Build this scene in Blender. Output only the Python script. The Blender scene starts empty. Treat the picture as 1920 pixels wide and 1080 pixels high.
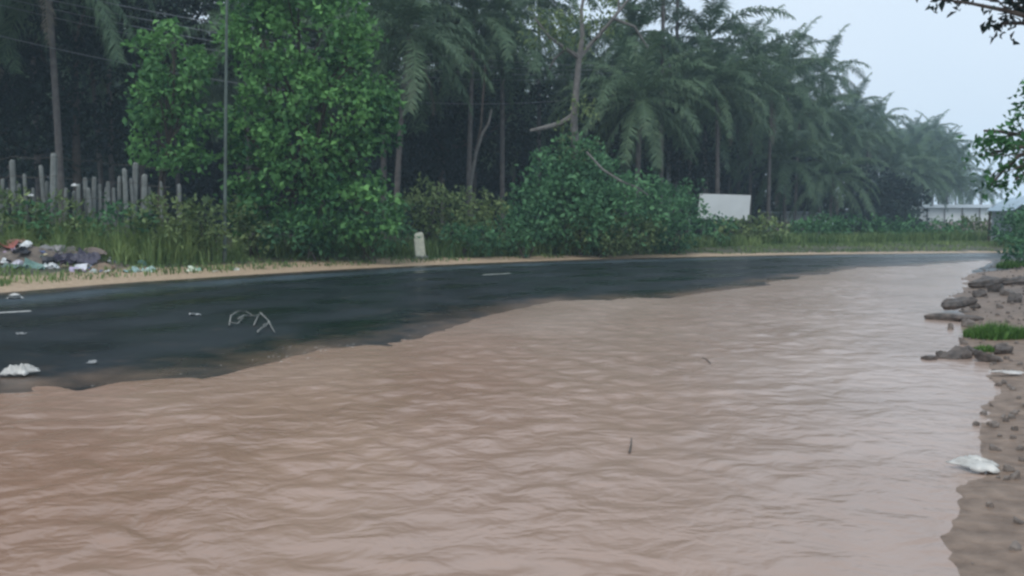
import bpy, math, random
import numpy as np
from mathutils import Vector, Matrix, Euler

random.seed(7)
RNG = np.random.default_rng(11)
SC = bpy.context.scene
COL = SC.collection

# ------------------------------------------------------------------ camera
F_PX, CAM_H, HORIZON = 1550.0, 1.25, 422.0
PITCH = math.atan((540 - HORIZON) / F_PX)
cam_d = bpy.data.cameras.new('camera')
cam = bpy.data.objects.new('camera', cam_d)
COL.objects.link(cam)
cam.location = (0, 0, CAM_H)
cam.rotation_euler = (math.pi / 2 - PITCH, 0, 0)
cam_d.sensor_width = 36.0
cam_d.lens = 36.0 * F_PX / 1920.0
cam_d.clip_start = 0.05
cam_d.clip_end = 1200
SC.camera = cam

# ------------------------------------------------------------------ world, sun, exposure
SUN_EL, SUN_AZ = math.radians(58), math.radians(205)      # azimuth clockwise from +Y: behind the camera, to the left
world = bpy.data.worlds.new('World')
SC.world = world
world.use_nodes = True
nt = world.node_tree
nt.nodes.clear()
sky = nt.nodes.new('ShaderNodeTexSky')
sky.sky_type = 'NISHITA'
sky.sun_disc = False
sky.sun_elevation = SUN_EL
sky.sun_rotation = SUN_AZ
sky.air_density = 1.0
sky.dust_density = 4.0
bg_sky = nt.nodes.new('ShaderNodeBackground')
bg_sky.inputs['Strength'].default_value = 0.05
nt.links.new(sky.outputs[0], bg_sky.inputs['Color'])
bg_cloud = nt.nodes.new('ShaderNodeBackground')            # an even rain-cloud cover over the clear sky
tc = nt.nodes.new('ShaderNodeTexCoord')
nz = nt.nodes.new('ShaderNodeTexNoise')
nz.inputs['Scale'].default_value = 2.2
nz.inputs['Detail'].default_value = 4
cr = nt.nodes.new('ShaderNodeValToRGB')
cr.color_ramp.elements[0].position = 0.3
cr.color_ramp.elements[0].color = (0.66, 0.79, 0.93, 1)
cr.color_ramp.elements[1].position = 0.7
cr.color_ramp.elements[1].color = (0.73, 0.84, 0.96, 1)
nt.links.new(tc.outputs['Generated'], nz.inputs['Vector'])
nt.links.new(nz.outputs['Fac'], cr.inputs['Fac'])
nt.links.new(cr.outputs['Color'], bg_cloud.inputs['Color'])
bg_cloud.inputs['Strength'].default_value = 1.22
mixw = nt.nodes.new('ShaderNodeMixShader')
mixw.inputs['Fac'].default_value = 0.88
nt.links.new(bg_sky.outputs[0], mixw.inputs[1])
nt.links.new(bg_cloud.outputs[0], mixw.inputs[2])
wo = nt.nodes.new('ShaderNodeOutputWorld')
nt.links.new(mixw.outputs[0], wo.inputs['Surface'])

sun_d = bpy.data.lights.new('sun', 'SUN')
sun_d.energy = 1.5
sun_d.angle = math.radians(25)
sun_d.color = (1.0, 0.97, 0.92)
sun = bpy.data.objects.new('sun', sun_d)
COL.objects.link(sun)
sdir = Vector((math.sin(SUN_AZ) * math.cos(SUN_EL), math.cos(SUN_AZ) * math.cos(SUN_EL), math.sin(SUN_EL)))
sun.rotation_euler = (-sdir).to_track_quat('-Z', 'Y').to_euler()
sun.location = (-10, -20, 40)

SC.view_settings.view_transform = 'Standard'
SC.view_settings.look = 'None'
SC.view_settings.gamma = 1
SC.view_settings.use_curve_mapping = False
SC.view_settings.exposure = 0.0
SC.render.engine = 'CYCLES'
SC.cycles.use_denoising = True
SC.cycles.max_bounces = 6
SC.cycles.diffuse_bounces = 3
SC.cycles.transmission_bounces = 4
SC.cycles.volume_bounces = 1
SC.cycles.caustics_reflective = False
SC.cycles.caustics_refractive = False
SC.cycles.filter_width = 2.7
HAZE_DENSITY = 0.0014

# ------------------------------------------------------------------ helpers: pixels to places
SP, CP = math.sin(PITCH), math.cos(PITCH)
def ray(px, py):
    xc, yc = (px - 960) / F_PX, (540 - py) / F_PX
    return np.array([xc, CP + yc * SP, -SP + yc * CP])
def on_z(px, py, z=0.0):
    d = ray(px, py)
    t = (z - CAM_H) / d[2]
    return np.array([d[0] * t, d[1] * t, z])
def on_y(px, py, Y):
    d = ray(px, py)
    t = Y / d[1]
    return np.array([d[0] * t, Y, CAM_H + d[2] * t])
def X_at(px, Y):
    return on_y(px, HORIZON, Y)[0]

def sstep(a, b, x):
    t = np.clip((np.asarray(x, float) - a) / (b - a), 0, 1)
    return t * t * (3 - 2 * t)

_NT = np.random.default_rng(3).random((256, 256))
def vnoise(x, y):
    x = np.asarray(x, float); y = np.asarray(y, float)
    xi, yi = np.floor(x).astype(int), np.floor(y).astype(int)
    fx, fy = x - xi, y - yi
    fx, fy = fx * fx * (3 - 2 * fx), fy * fy * (3 - 2 * fy)
    g = lambda i, j: _NT[i & 255, j & 255]
    return (g(xi, yi) * (1 - fx) + g(xi + 1, yi) * fx) * (1 - fy) + (g(xi, yi + 1) * (1 - fx) + g(xi + 1, yi + 1) * fx) * fy
def fbm(x, y, o=4):
    s, a, n = 0, 0.5, 0
    for k in range(o):
        s = s + a * (vnoise(x * 2 ** k + 17.3 * k, y * 2 ** k + 5.1 * k) - 0.5); n += a; a *= 0.5
    return s / n * 2

# ------------------------------------------------------------------ helpers: objects
def setp(o, label=None, cat=None, group=None, kind=None):
    if label: o['label'] = label
    if cat: o['category'] = cat
    if group: o['group'] = group
    if kind: o['kind'] = kind
    return o
def empty(name, loc=(0, 0, 0), rz=0.0):
    o = bpy.data.objects.new(name, None)
    o.empty_display_size = 0.2
    o.location = loc
    o.rotation_euler = (0, 0, rz)
    COL.objects.link(o)
    return o
def mesh_of(name, V, F, mat=None, tint=None, smooth=False, extra=None):
    V = np.asarray(V, np.float32)
    me = bpy.data.meshes.new(name)
    if isinstance(F, np.ndarray):
        k = F.shape[1]
        me.vertices.add(len(V)); me.vertices.foreach_set('co', V.ravel())
        me.loops.add(F.size); me.loops.foreach_set('vertex_index', F.astype(np.int32).ravel())
        me.polygons.add(len(F))
        me.polygons.foreach_set('loop_start', np.arange(0, F.size, k, dtype=np.int32))
        me.update(calc_edges=True)
    else:
        me.from_pydata(V.tolist(), [], [tuple(int(i) for i in f) for f in F])
    if smooth:
        me.polygons.foreach_set('use_smooth', np.ones(len(me.polygons), bool))
    if tint is not None:
        a = me.attributes.new('tint', 'FLOAT', 'POINT'); a.data.foreach_set('value', np.asarray(tint, np.float32))
    for nm, arr in (extra or {}).items():
        a = me.attributes.new(nm, 'FLOAT', 'POINT'); a.data.foreach_set('value', np.asarray(arr, np.float32))
    if mat: me.materials.append(mat)
    me.validate()
    return me
def link(name, me, parent=None, loc=(0, 0, 0), rot=(0, 0, 0), scale=(1, 1, 1)):
    o = bpy.data.objects.new(name, me)
    o.location = loc; o.rotation_euler = rot; o.scale = scale
    if parent: o.parent = parent
    COL.objects.link(o)
    return o
def mk(name, V, F, mat, parent=None, **k):
    loc = k.pop('loc', (0, 0, 0)); rot = k.pop('rot', (0, 0, 0))
    return link(name, mesh_of(name, V, F, mat, **k), parent, loc, rot)

class Geo:
    """collects verts / faces of one mesh"""
    def __init__(s): s.V = []; s.F = []; s.n = 0; s.T = []
    def add(s, V, F, t=None):
        V = np.asarray(V, float); s.V.append(V)
        s.F += [tuple(int(i) + s.n for i in f) for f in F]
        s.T.append(np.full(len(V), 0.5) if t is None else np.broadcast_to(t, (len(V),)))
        s.n += len(V)
    def tube(s, P, R, k=6, cap=True, jit=0.0):
        P = np.asarray(P, float); n = len(P)
        R = np.broadcast_to(R, (n,))
        V = []
        ref = np.array([1.0, 0.02, 0.05])
        for i in range(n):
            t = P[min(i + 1, n - 1)] - P[max(i - 1, 0)]
            t /= np.linalg.norm(t) + 1e-9
            if abs(t @ ref) > 0.9: ref = np.array([0.03, 1.0, 0.1])
            a = np.cross(t, ref); a /= np.linalg.norm(a); b = np.cross(t, a)
            for j in range(k):
                th = 2 * math.pi * j / k
                r = R[i] * (1 + jit * (random.random() - 0.5))
                V.append(P[i] + r * (math.cos(th) * a + math.sin(th) * b))
        F = [(i * k + j, i * k + (j + 1) % k, (i + 1) * k + (j + 1) % k, (i + 1) * k + j) for i in range(n - 1) for j in range(k)]
        if cap:
            F.append(tuple(range(k - 1, -1, -1))); F.append(tuple((n - 1) * k + j for j in range(k)))
        s.add(V, F)
    def box(s, c, d, R=None):
        c = np.asarray(c, float); d = np.asarray(d, float) / 2
        V = np.array([(x, y, z) for x in (-1, 1) for y in (-1, 1) for z in (-1, 1)], float) * d
        if R is not None: V = V @ np.asarray(R).T
        s.add(V + c, [(0, 1, 3, 2), (4, 6, 7, 5), (0, 4, 5, 1), (2, 3, 7, 6), (0, 2, 6, 4), (1, 5, 7, 3)])
    def mk(s, name, mat, parent=None, **k):
        return mk(name, np.concatenate(s.V), s.F, mat, parent, tint=np.concatenate(s.T), **k)

def rotz(a):
    c, s = math.cos(a), math.sin(a)
    return np.array([[c, -s, 0], [s, c, 0], [0, 0, 1]])

# ------------------------------------------------------------------ materials
def new_mat(name):
    m = bpy.data.materials.new(name); m.use_nodes = True
    n = m.node_tree.nodes; b = n['Principled BSDF']
    return m, m.node_tree, n, b
def setin(b, **k):
    for a, v in k.items(): b.inputs[a.replace('_', ' ')].default_value = v
def plain(name, col, rough=0.7, var=0.25, scale=8.0, bump=0.2, coat=0.0, spec=0.5):
    m, t, n, b = new_mat(name)
    co = n.new('ShaderNodeTexCoord'); no = n.new('ShaderNodeTexNoise'); rp = n.new('ShaderNodeValToRGB')
    no.inputs['Scale'].default_value = scale; no.inputs['Detail'].default_value = 6
    t.links.new(co.outputs['Object'], no.inputs['Vector'])
    rp.color_ramp.elements[0].position = 0.3; rp.color_ramp.elements[1].position = 0.7
    rp.color_ramp.elements[0].color = tuple(c * (1 - var) for c in col) + (1,)
    rp.color_ramp.elements[1].color = tuple(min(1, c * (1 + var)) for c in col) + (1,)
    t.links.new(no.outputs['Fac'], rp.inputs['Fac']); t.links.new(rp.outputs['Color'], b.inputs['Base Color'])
    b.inputs['Roughness'].default_value = rough
    b.inputs['Specular IOR Level'].default_value = spec
    if bump:
        bp = n.new('ShaderNodeBump'); bp.inputs['Strength'].default_value = bump; bp.inputs['Distance'].default_value = 0.02
        t.links.new(no.outputs['Fac'], bp.inputs['Height']); t.links.new(bp.outputs['Normal'], b.inputs['Normal'])
    return m
def leaf_mat(name, dark, light, rough=0.45, transl=0.25, objvar=0.12):
    m, t, n, b = new_mat(name)
    at = n.new('ShaderNodeAttribute'); at.attribute_name = 'tint'
    oi = n.new('ShaderNodeObjectInfo')
    ma = n.new('ShaderNodeMath'); ma.operation = 'MULTIPLY_ADD'
    ma.inputs[1].default_value = objvar; t.links.new(oi.outputs['Random'], ma.inputs[0]); t.links.new(at.outputs['Fac'], ma.inputs[2])
    rp = n.new('ShaderNodeValToRGB')
    rp.color_ramp.elements[0].color = dark + (1,); rp.color_ramp.elements[1].color = light + (1,)
    t.links.new(ma.outputs[0], rp.inputs['Fac'])
    t.links.new(rp.outputs['Color'], b.inputs['Base Color'])
    setin(b, Roughness=rough)
    b.inputs['Specular IOR Level'].default_value = 0.2
    tr = n.new('ShaderNodeBsdfTranslucent'); t.links.new(rp.outputs['Color'], tr.inputs['Color'])
    mx = n.new('ShaderNodeMixShader'); mx.inputs[0].default_value = transl
    t.links.new(b.outputs[0], mx.inputs[1]); t.links.new(tr.outputs[0], mx.inputs[2])
    t.links.new(mx.outputs[0], n['Material Output'].inputs['Surface'])
    return m

M = {}
M['leaf'] = leaf_mat('broad_leaf', (0.022, 0.095, 0.042), (0.20, 0.43, 0.13), 0.45, 0.32)
M['leaf_bush'] = leaf_mat('bush_leaf', (0.028, 0.095, 0.05), (0.15, 0.33, 0.145), 0.5)
M['leaf_dry'] = leaf_mat('scrub_leaf', (0.055, 0.105, 0.045), (0.26, 0.335, 0.135), 0.6)
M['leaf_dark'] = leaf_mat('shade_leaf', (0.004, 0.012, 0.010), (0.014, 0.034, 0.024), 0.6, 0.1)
M['leaf_right'] = leaf_mat('roadside_leaf', (0.012, 0.06, 0.025), (0.09, 0.26, 0.08), 0.4)
M['palm'] = leaf_mat('palm_leaflet', (0.034, 0.078, 0.048), (0.155, 0.235, 0.13), 0.5, 0.28, 0.3)
M['palm_dead'] = leaf_mat('dead_palm_leaflet', (0.10, 0.09, 0.07), (0.22, 0.19, 0.15), 0.7, 0.1)
M['grass'] = leaf_mat('grass_blade', (0.05, 0.115, 0.04), (0.27, 0.35, 0.13), 0.6)
M['bark'] = plain('palm_bark', (0.12, 0.105, 0.098), 0.85, 0.35, 5, 0.6)
M['bark_dark'] = plain('tree_bark', (0.07, 0.055, 0.045), 0.9, 0.35, 6, 0.6)
M['bark_pale'] = plain('bare_wood', (0.15, 0.14, 0.13), 0.85, 0.3, 7, 0.4)
M['concrete'] = plain('weathered_concrete', (0.19, 0.20, 0.19), 0.85, 0.25, 6, 0.4)
M['stone_paint'] = plain('limewashed_stone', (0.62, 0.62, 0.50), 0.8, 0.2, 9, 0.3)
M['metal'] = plain('galvanised_metal', (0.09, 0.12, 0.105), 0.7, 0.25, 5, 0.0)
M['wire'] = plain('wire', (0.20, 0.21, 0.23), 0.5, 0.1, 3, 0)
M['sign'] = plain('white_sheet_metal', (0.70, 0.71, 0.70), 0.5, 0.06, 1.5, 0)
M['slab'] = plain('broken_asphalt', (0.085, 0.068, 0.058), 0.6, 0.6, 14, 1.0)
M['stone'] = plain('muddy_stone', (0.16, 0.13, 0.11), 0.55, 0.35, 8, 0.7)
M['white_plastic'] = plain('white_plastic', (0.5, 0.49, 0.46), 0.35, 0.25, 12, 0.1)
M['white_wall'] = plain('whitewashed_wall', (0.78, 0.80, 0.80), 0.8, 0.06, 0.8, 0.1)
M['pink_wall'] = plain('pinkish_wall', (0.42, 0.32, 0.32), 0.8, 0.15, 0.8, 0.1)
M['roof'] = plain('grey_sheet_roof', (0.36, 0.40, 0.43), 0.5, 0.12, 1.0, 0.1)
M['tarp'] = plain('blue_tarpaulin', (0.30, 0.40, 0.48), 0.4, 0.15, 2.0, 0.2)
M['twig'] = plain('pale_twig', (0.24, 0.24, 0.22), 0.8, 0.2, 9, 0.2)
M['wet_twig'] = plain('wet_twig', (0.06, 0.045, 0.035), 0.4, 0.2, 9, 0.2)
M['paint'] = plain('road_paint', (0.62, 0.63, 0.60), 0.45, 0.25, 14, 0.1)
M['foam'] = plain('foam', (0.46, 0.43, 0.40), 0.7, 0.1, 20, 0.0)

# asphalt: wet, worn wheel tracks with painted sheen, mud creeping in from the far edge and along the flood line
m, t, n, b = new_mat('wet_asphalt'); M['asphalt'] = m
uat = n.new('ShaderNodeAttribute'); uat.attribute_name = 'across'
mud = n.new('ShaderNodeAttribute'); mud.attribute_name = 'mud'
geo = n.new('ShaderNodeNewGeometry')
n1 = n.new('ShaderNodeTexNoise'); n1.inputs['Scale'].default_value = 60; n1.inputs['Detail'].default_value = 4
n2 = n.new('ShaderNodeTexNoise'); n2.inputs['Scale'].default_value = 0.7; n2.inputs['Detail'].default_value = 5
n3 = n.new('ShaderNodeTexNoise'); n3.inputs['Scale'].default_value = 3.0; n3.inputs['Detail'].default_value = 6
for k in (n1, n2, n3): t.links.new(geo.outputs['Position'], k.inputs['Vector'])
r1 = n.new('ShaderNodeValToRGB')
r1.color_ramp.elements[0].position = 0.35; r1.color_ramp.elements[1].position = 0.7
r1.color_ramp.elements[0].color = (0.005, 0.009, 0.012, 1); r1.color_ramp.elements[1].color = (0.014, 0.020, 0.025, 1)
t.links.new(n2.outputs['Fac'], r1.inputs['Fac'])
mm = n.new('ShaderNodeMath'); mm.operation = 'MULTIPLY_ADD'; mm.use_clamp = True
mm.inputs[1].default_value = 0.9
sub = n.new('ShaderNodeMath'); sub.operation = 'SUBTRACT'; sub.inputs[1].default_value = 0.55
t.links.new(n3.outputs['Fac'], sub.inputs[0])
t.links.new(sub.outputs[0], mm.inputs[0]); t.links.new(mud.outputs['Fac'], mm.inputs[2])
mixc = n.new('ShaderNodeMix'); mixc.data_type = 'RGBA'
t.links.new(mm.outputs[0], mixc.inputs['Factor'])
t.links.new(r1.outputs['Color'], mixc.inputs['A']); mixc.inputs['B'].default_value = (0.19, 0.125, 0.085, 1)
sb_ = n.new('ShaderNodeMath'); sb_.operation = 'ADD'; sb_.inputs[1].default_value = 1.55; t.links.new(uat.outputs['Fac'], sb_.inputs[0])
ab_ = n.new('ShaderNodeMath'); ab_.operation = 'ABSOLUTE'; t.links.new(sb_.outputs[0], ab_.inputs[0])
bd = n.new('ShaderNodeMapRange'); bd.interpolation_type = 'SMOOTHSTEP'; bd.inputs['From Min'].default_value = 1.0; bd.inputs['From Max'].default_value = 0.1
bd.inputs['To Min'].default_value = 0.0; bd.inputs['To Max'].default_value = 0.8
t.links.new(ab_.outputs[0], bd.inputs['Value'])
bm_ = n.new('ShaderNodeMath'); bm_.operation = 'MULTIPLY'; t.links.new(bd.outputs['Result'], bm_.inputs[0]); t.links.new(n2.outputs['Fac'], bm_.inputs[1])
worn_sheen = n.new('ShaderNodeMix'); worn_sheen.data_type = 'RGBA'; t.links.new(bm_.outputs[0], worn_sheen.inputs['Factor'])
t.links.new(mixc.outputs['Result'], worn_sheen.inputs['A']); worn_sheen.inputs['B'].default_value = (0.095, 0.13, 0.155, 1)  # pale blue sheen along the worn far-lane track, painted into the base colour
agg = n.new('ShaderNodeMapRange'); agg.inputs['From Min'].default_value = 0.35; agg.inputs['From Max'].default_value = 0.7; agg.inputs['To Min'].default_value = 0.65; agg.inputs['To Max'].default_value = 1.5
t.links.new(n1.outputs['Fac'], agg.inputs['Value'])
ms = n.new('ShaderNodeMix'); ms.data_type = 'RGBA'; ms.blend_type = 'MULTIPLY'; ms.inputs['Factor'].default_value = 1.0
t.links.new(worn_sheen.outputs['Result'], ms.inputs['A']); t.links.new(agg.outputs['Result'], ms.inputs['B'])
t.links.new(ms.outputs['Result'], b.inputs['Base Color'])
rr = n.new('ShaderNodeMapRange'); rr.inputs['From Min'].default_value = 0.3; rr.inputs['From Max'].default_value = 0.7
rr.inputs['To Min'].default_value = 0.22; rr.inputs['To Max'].default_value = 0.46
t.links.new(n2.outputs['Fac'], rr.inputs['Value'])
trk = n.new('ShaderNodeMath'); trk.operation = 'SINE'; tm = n.new('ShaderNodeMath'); tm.operation = 'MULTIPLY'; tm.inputs[1].default_value = 3.4
t.links.new(uat.outputs['Fac'], tm.inputs[0]); t.links.new(tm.outputs[0], trk.inputs[0])
ra = n.new('ShaderNodeMath'); ra.operation = 'MULTIPLY_ADD'; ra.inputs[1].default_value = 0.07
t.links.new(trk.outputs[0], ra.inputs[0]); t.links.new(rr.outputs['Result'], ra.inputs[2])
t.links.new(ra.outputs[0], b.inputs['Roughness'])
bp = n.new('ShaderNodeBump'); bp.inputs['Strength'].default_value = 0.3; bp.inputs['Distance'].default_value = 0.006
t.links.new(n1.outputs['Fac'], bp.inputs['Height']); t.links.new(bp.outputs['Normal'], b.inputs['Normal'])
b.inputs['IOR'].default_value = 1.33; b.inputs['Specular IOR Level'].default_value = 0.42

# ground: sandy shoulder beside the road, soil further out, wet mud on the near bank
m, t, n, b = new_mat('soil'); M['soil'] = m
sa = n.new('ShaderNodeAttribute'); sa.attribute_name = 'sand'
ba = n.new('ShaderNodeAttribute'); ba.attribute_name = 'bank'
geo = n.new('ShaderNodeNewGeometry')
n1 = n.new('ShaderNodeTexNoise'); n1.inputs['Scale'].default_value = 9; n1.inputs['Detail'].default_value = 8
n2 = n.new('ShaderNodeTexNoise'); n2.inputs['Scale'].default_value = 1.4; n2.inputs['Detail'].default_value = 6
for k in (n1, n2): t.links.new(geo.outputs['Position'], k.inputs['Vector'])
def ramp(n, t, src, c0, c1, p0=0.3, p1=0.7):
    r = n.new('ShaderNodeValToRGB'); r.color_ramp.elements[0].position = p0; r.color_ramp.elements[1].position = p1
    r.color_ramp.elements[0].color = c0 + (1,); r.color_ramp.elements[1].color = c1 + (1,)
    t.links.new(src, r.inputs['Fac']); return r.outputs['Color']
c_soil = ramp(n, t, n2.outputs['Fac'], (0.035, 0.04, 0.022), (0.085, 0.075, 0.045))
c_sand = ramp(n, t, n1.outputs['Fac'], (0.32, 0.225, 0.145), (0.47, 0.35, 0.24))
c_bank = ramp(n, t, n1.outputs['Fac'], (0.125, 0.083, 0.057), (0.25, 0.178, 0.132), 0.3, 0.7)
def mixrgb(n, t, f, a, bb):
    mx = n.new('ShaderNodeMix'); mx.data_type = 'RGBA'
    t.links.new(f, mx.inputs['Factor']); t.links.new(a, mx.inputs['A']); t.links.new(bb, mx.inputs['B'])
    return mx.outputs['Result']
add = n.new('ShaderNodeMath'); add.operation = 'MULTIPLY_ADD'; add.use_clamp = True; add.inputs[1].default_value = 0.8
s2 = n.new('ShaderNodeMath'); s2.operation = 'SUBTRACT'; s2.inputs[1].default_value = 0.5
t.links.new(n2.outputs['Fac'], s2.inputs[0]); t.links.new(s2.outputs[0], add.inputs[0]); t.links.new(sa.outputs['Fac'], add.inputs[2])
shp = n.new('ShaderNodeMapRange'); shp.inputs['From Min'].default_value = 0.35; shp.inputs['From Max'].default_value = 0.65
t.links.new(add.outputs[0], shp.inputs['Value'])
c = mixrgb(n, t, shp.outputs['Result'], c_soil, c_sand)
c = mixrgb(n, t, ba.outputs['Fac'], c, c_bank)
t.links.new(c, b.inputs['Base Color'])
b.inputs['Roughness'].default_value = 0.62
bp = n.new('ShaderNodeBump'); bp.inputs['Strength'].default_value = 0.9; bp.inputs['Distance'].default_value = 0.04
t.links.new(n1.outputs['Fac'], bp.inputs['Height']); t.links.new(bp.outputs['Normal'], b.inputs['Normal'])

# muddy flood water: opaque silt under a clear reflecting surface
m, t, n, b = new_mat('muddy_water'); M['water'] = m
geo = n.new('ShaderNodeNewGeometry')
n1 = n.new('ShaderNodeTexNoise'); n1.inputs['Scale'].default_value = 0.45; n1.inputs['Detail'].default_value = 5; n1.inputs['Distortion'].default_value = 0.8
t.links.new(geo.outputs['Position'], n1.inputs['Vector'])
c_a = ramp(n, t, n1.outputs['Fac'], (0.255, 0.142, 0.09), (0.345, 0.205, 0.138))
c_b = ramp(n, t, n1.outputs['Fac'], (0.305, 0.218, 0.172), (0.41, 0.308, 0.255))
si = n.new('ShaderNodeAttribute'); si.attribute_name = 'reflect_tint'
c = mixrgb(n, t, si.outputs['Fac'], c_b, c_a)  # dark-tree and sky reflections painted in as brown and grey tints
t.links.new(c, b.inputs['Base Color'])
setin(b, Roughness=0.23, IOR=1.5)
def wave_noise(sx, sy, rz, dist, det=2):
    mp = n.new('ShaderNodeMapping'); mp.inputs['Scale'].default_value = (sx, sy, 5); mp.inputs['Rotation'].default_value = (0, 0, math.radians(rz))
    t.links.new(geo.outputs['Position'], mp.inputs['Vector'])
    q = n.new('ShaderNodeTexNoise'); q.inputs['Scale'].default_value = 1.0; q.inputs['Detail'].default_value = det; q.inputs['Distortion'].default_value = dist
    t.links.new(mp.outputs['Vector'], q.inputs['Vector']); return q.outputs['Fac']
w1, w2, w3 = wave_noise(3.4, 4.8, -16, 0.6, 3), wave_noise(9, 12, 14, 0.6, 3), wave_noise(0.5, 0.8, 0, 0.5)
gate = n.new('ShaderNodeMapRange'); gate.inputs['From Min'].default_value = 0.38; gate.inputs['From Max'].default_value = 0.66; gate.inputs['To Min'].default_value = 0.05
t.links.new(w3, gate.inputs['Value'])
mul = n.new('ShaderNodeMath'); mul.operation = 'MULTIPLY'; t.links.new(w2, mul.inputs[0]); t.links.new(gate.outputs['Result'], mul.inputs[1])
sm = n.new('ShaderNodeMath'); sm.operation = 'MULTIPLY_ADD'; sm.inputs[1].default_value = 0.6
t.links.new(mul.outputs[0], sm.inputs[0]); t.links.new(w1, sm.inputs[2])
bp = n.new('ShaderNodeBump'); bp.inputs['Strength'].default_value = 0.36; bp.inputs['Distance'].default_value = 0.065
t.links.new(sm.outputs[0], bp.inputs['Height']); t.links.new(bp.outputs['Normal'], b.inputs['Normal'])

# ------------------------------------------------------------------ the road's curve, flood line, shore line
FE = [(-160, 562), (0, 550), (200, 535), (400, 520), (600, 507), (800, 497), (1000, 490), (1200, 484), (1400, 479.5), (1600, 476.5), (1850, 474)]
P = np.array([on_z(a, c, 0.08)[:2] for a, c in FE])
chord = np.concatenate([[0], np.cumsum(np.linalg.norm(np.diff(P, axis=0), axis=1))])
cx, cy = np.polyfit(chord, P[:, 0], 3), np.polyfit(chord, P[:, 1], 3)
ts = np.arange(0, chord[-1], 0.3)
C = np.stack([np.polyval(cx, ts), np.polyval(cy, ts)], 1)
h0 = C[0] - C[1]; h0 /= np.linalg.norm(h0)
back = np.array([C[0] + h0 * 0.3 * k for k in range(110, 0, -1)])
fw = []; p = C[-1].copy(); a = math.atan2(*(C[-1] - C[-2])[::-1])
for k in range(260):
    if a > math.radians(-14): a -= 0.3 / 55
    p = p + 0.3 * np.array([math.cos(a), math.sin(a)]); fw.append(p.copy())
EDGE = np.concatenate([back, C, np.array(fw)])
TAN = np.gradient(EDGE, axis=0); TAN /= np.linalg.norm(TAN, axis=1)[:, None]
NOR = np.stack([-TAN[:, 1], TAN[:, 0]], 1)           # outward, away from the camera

FL = [(0, 725), (130, 716), (250, 708), (380, 698), (480, 680), (530, 665), (600, 652), (660, 646), (740, 632), (800, 616), (850, 600),
      (900, 588), (960, 577), (1020, 566), (1100, 561), (1200, 557), (1280, 555), (1340, 547), (1400, 540), (1435, 527), (1500, 517),
      (1540, 511), (1585, 503), (1630, 500), (1700, 498), (1740, 495), (1800, 491), (1862, 487)]
B = np.array([on_z(a, c)[:2] for a, c in FL])
B = np.concatenate([[B[0] + (-9, -16.5), B[0] + (-3, -5.5), B[0] + (-1, -1.7)], B])
SH = [(1868, 488), (1850, 500), (1812, 517), (1800, 540), (1788, 560), (1800, 590), (1815, 625), (1795, 660), (1840, 690), (1858, 720), (1850, 780), (1842, 860), (1828, 930), (1790, 1010), (1750, 1080)]
S = np.array([on_z(a, c)[:2] for a, c in SH])
S = np.concatenate([S, [(1.25, 2.2), (1.15, 1.0), (1.1, -1), (1.1, -14)]])
def densify(Q, step=0.12):
    out = []
    for i in range(len(Q) - 1):
        k = max(1, int(np.linalg.norm(Q[i + 1] - Q[i]) / step))
        out += [Q[i] + (Q[i + 1] - Q[i]) * j / k for j in range(k)]
    out.append(Q[-1])
    return np.array(out)
def catmull(Q, k=6):
    Q = np.asarray(Q); E = np.concatenate([[2 * Q[0] - Q[1]], Q, [2 * Q[-1] - Q[-2]]]); out = []
    for i in range(1, len(E) - 2):
        for t_ in np.arange(k) / k:
            a0, a1, a2, a3 = E[i - 1], E[i], E[i + 1], E[i + 2]
            out.append(0.5 * (2 * a1 + (a2 - a0) * t_ + (2 * a0 - 5 * a1 + 4 * a2 - a3) * t_ ** 2 + (3 * a1 - a0 - 3 * a2 + a3) * t_ ** 3))
    out.append(Q[-1]); return np.array(out)
B, S = densify(catmull(B), 0.2), densify(catmull(S), 0.15)
B = B + np.stack([fbm(B[:, 0] * 1.5, B[:, 1] * 1.5), fbm(B[:, 0] * 1.5 + 40, B[:, 1] * 1.5)], 1) * 0.12
S = S + np.stack([fbm(S[:, 0] * 1.8, S[:, 1] * 1.8), fbm(S[:, 0] * 1.8 + 40, S[:, 1] * 1.8)], 1) * 0.2 + np.stack([fbm(S[:, 0] * 6, S[:, 1] * 6), fbm(S[:, 0] * 6 + 9, S[:, 1] * 6)], 1) * 0.05
Bd, Sd = densify(B), densify(S)
POLY = np.concatenate([B, S])
def nearest(Q, A):
    Q = np.asarray(Q, float)
    d = np.empty(len(Q)); ix = np.empty(len(Q), int)
    A2 = (A * A).sum(1)
    for i in range(0, len(Q), 20000):
        q = Q[i:i + 20000]
        D = (q * q).sum(1)[:, None] + A2[None] - 2 * q @ A.T
        j = D.argmin(1); ix[i:i + 20000] = j; d[i:i + 20000] = np.sqrt(np.maximum(D[np.arange(len(q)), j], 0))
    return d, ix
def inside(Q):
    Q = np.asarray(Q, float); r = np.zeros(len(Q), bool)
    x, y = Q[:, 0], Q[:, 1]; n = len(POLY)
    for i in range(n):
        (x1, y1), (x2, y2) = POLY[i], POLY[(i + 1) % n]
        c = (y1 > y) != (y2 > y)
        with np.errstate(divide='ignore', invalid='ignore'):
            r ^= c & (x < (x2 - x1) * (y - y1) / (y2 - y1) + x1)
    return r
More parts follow.
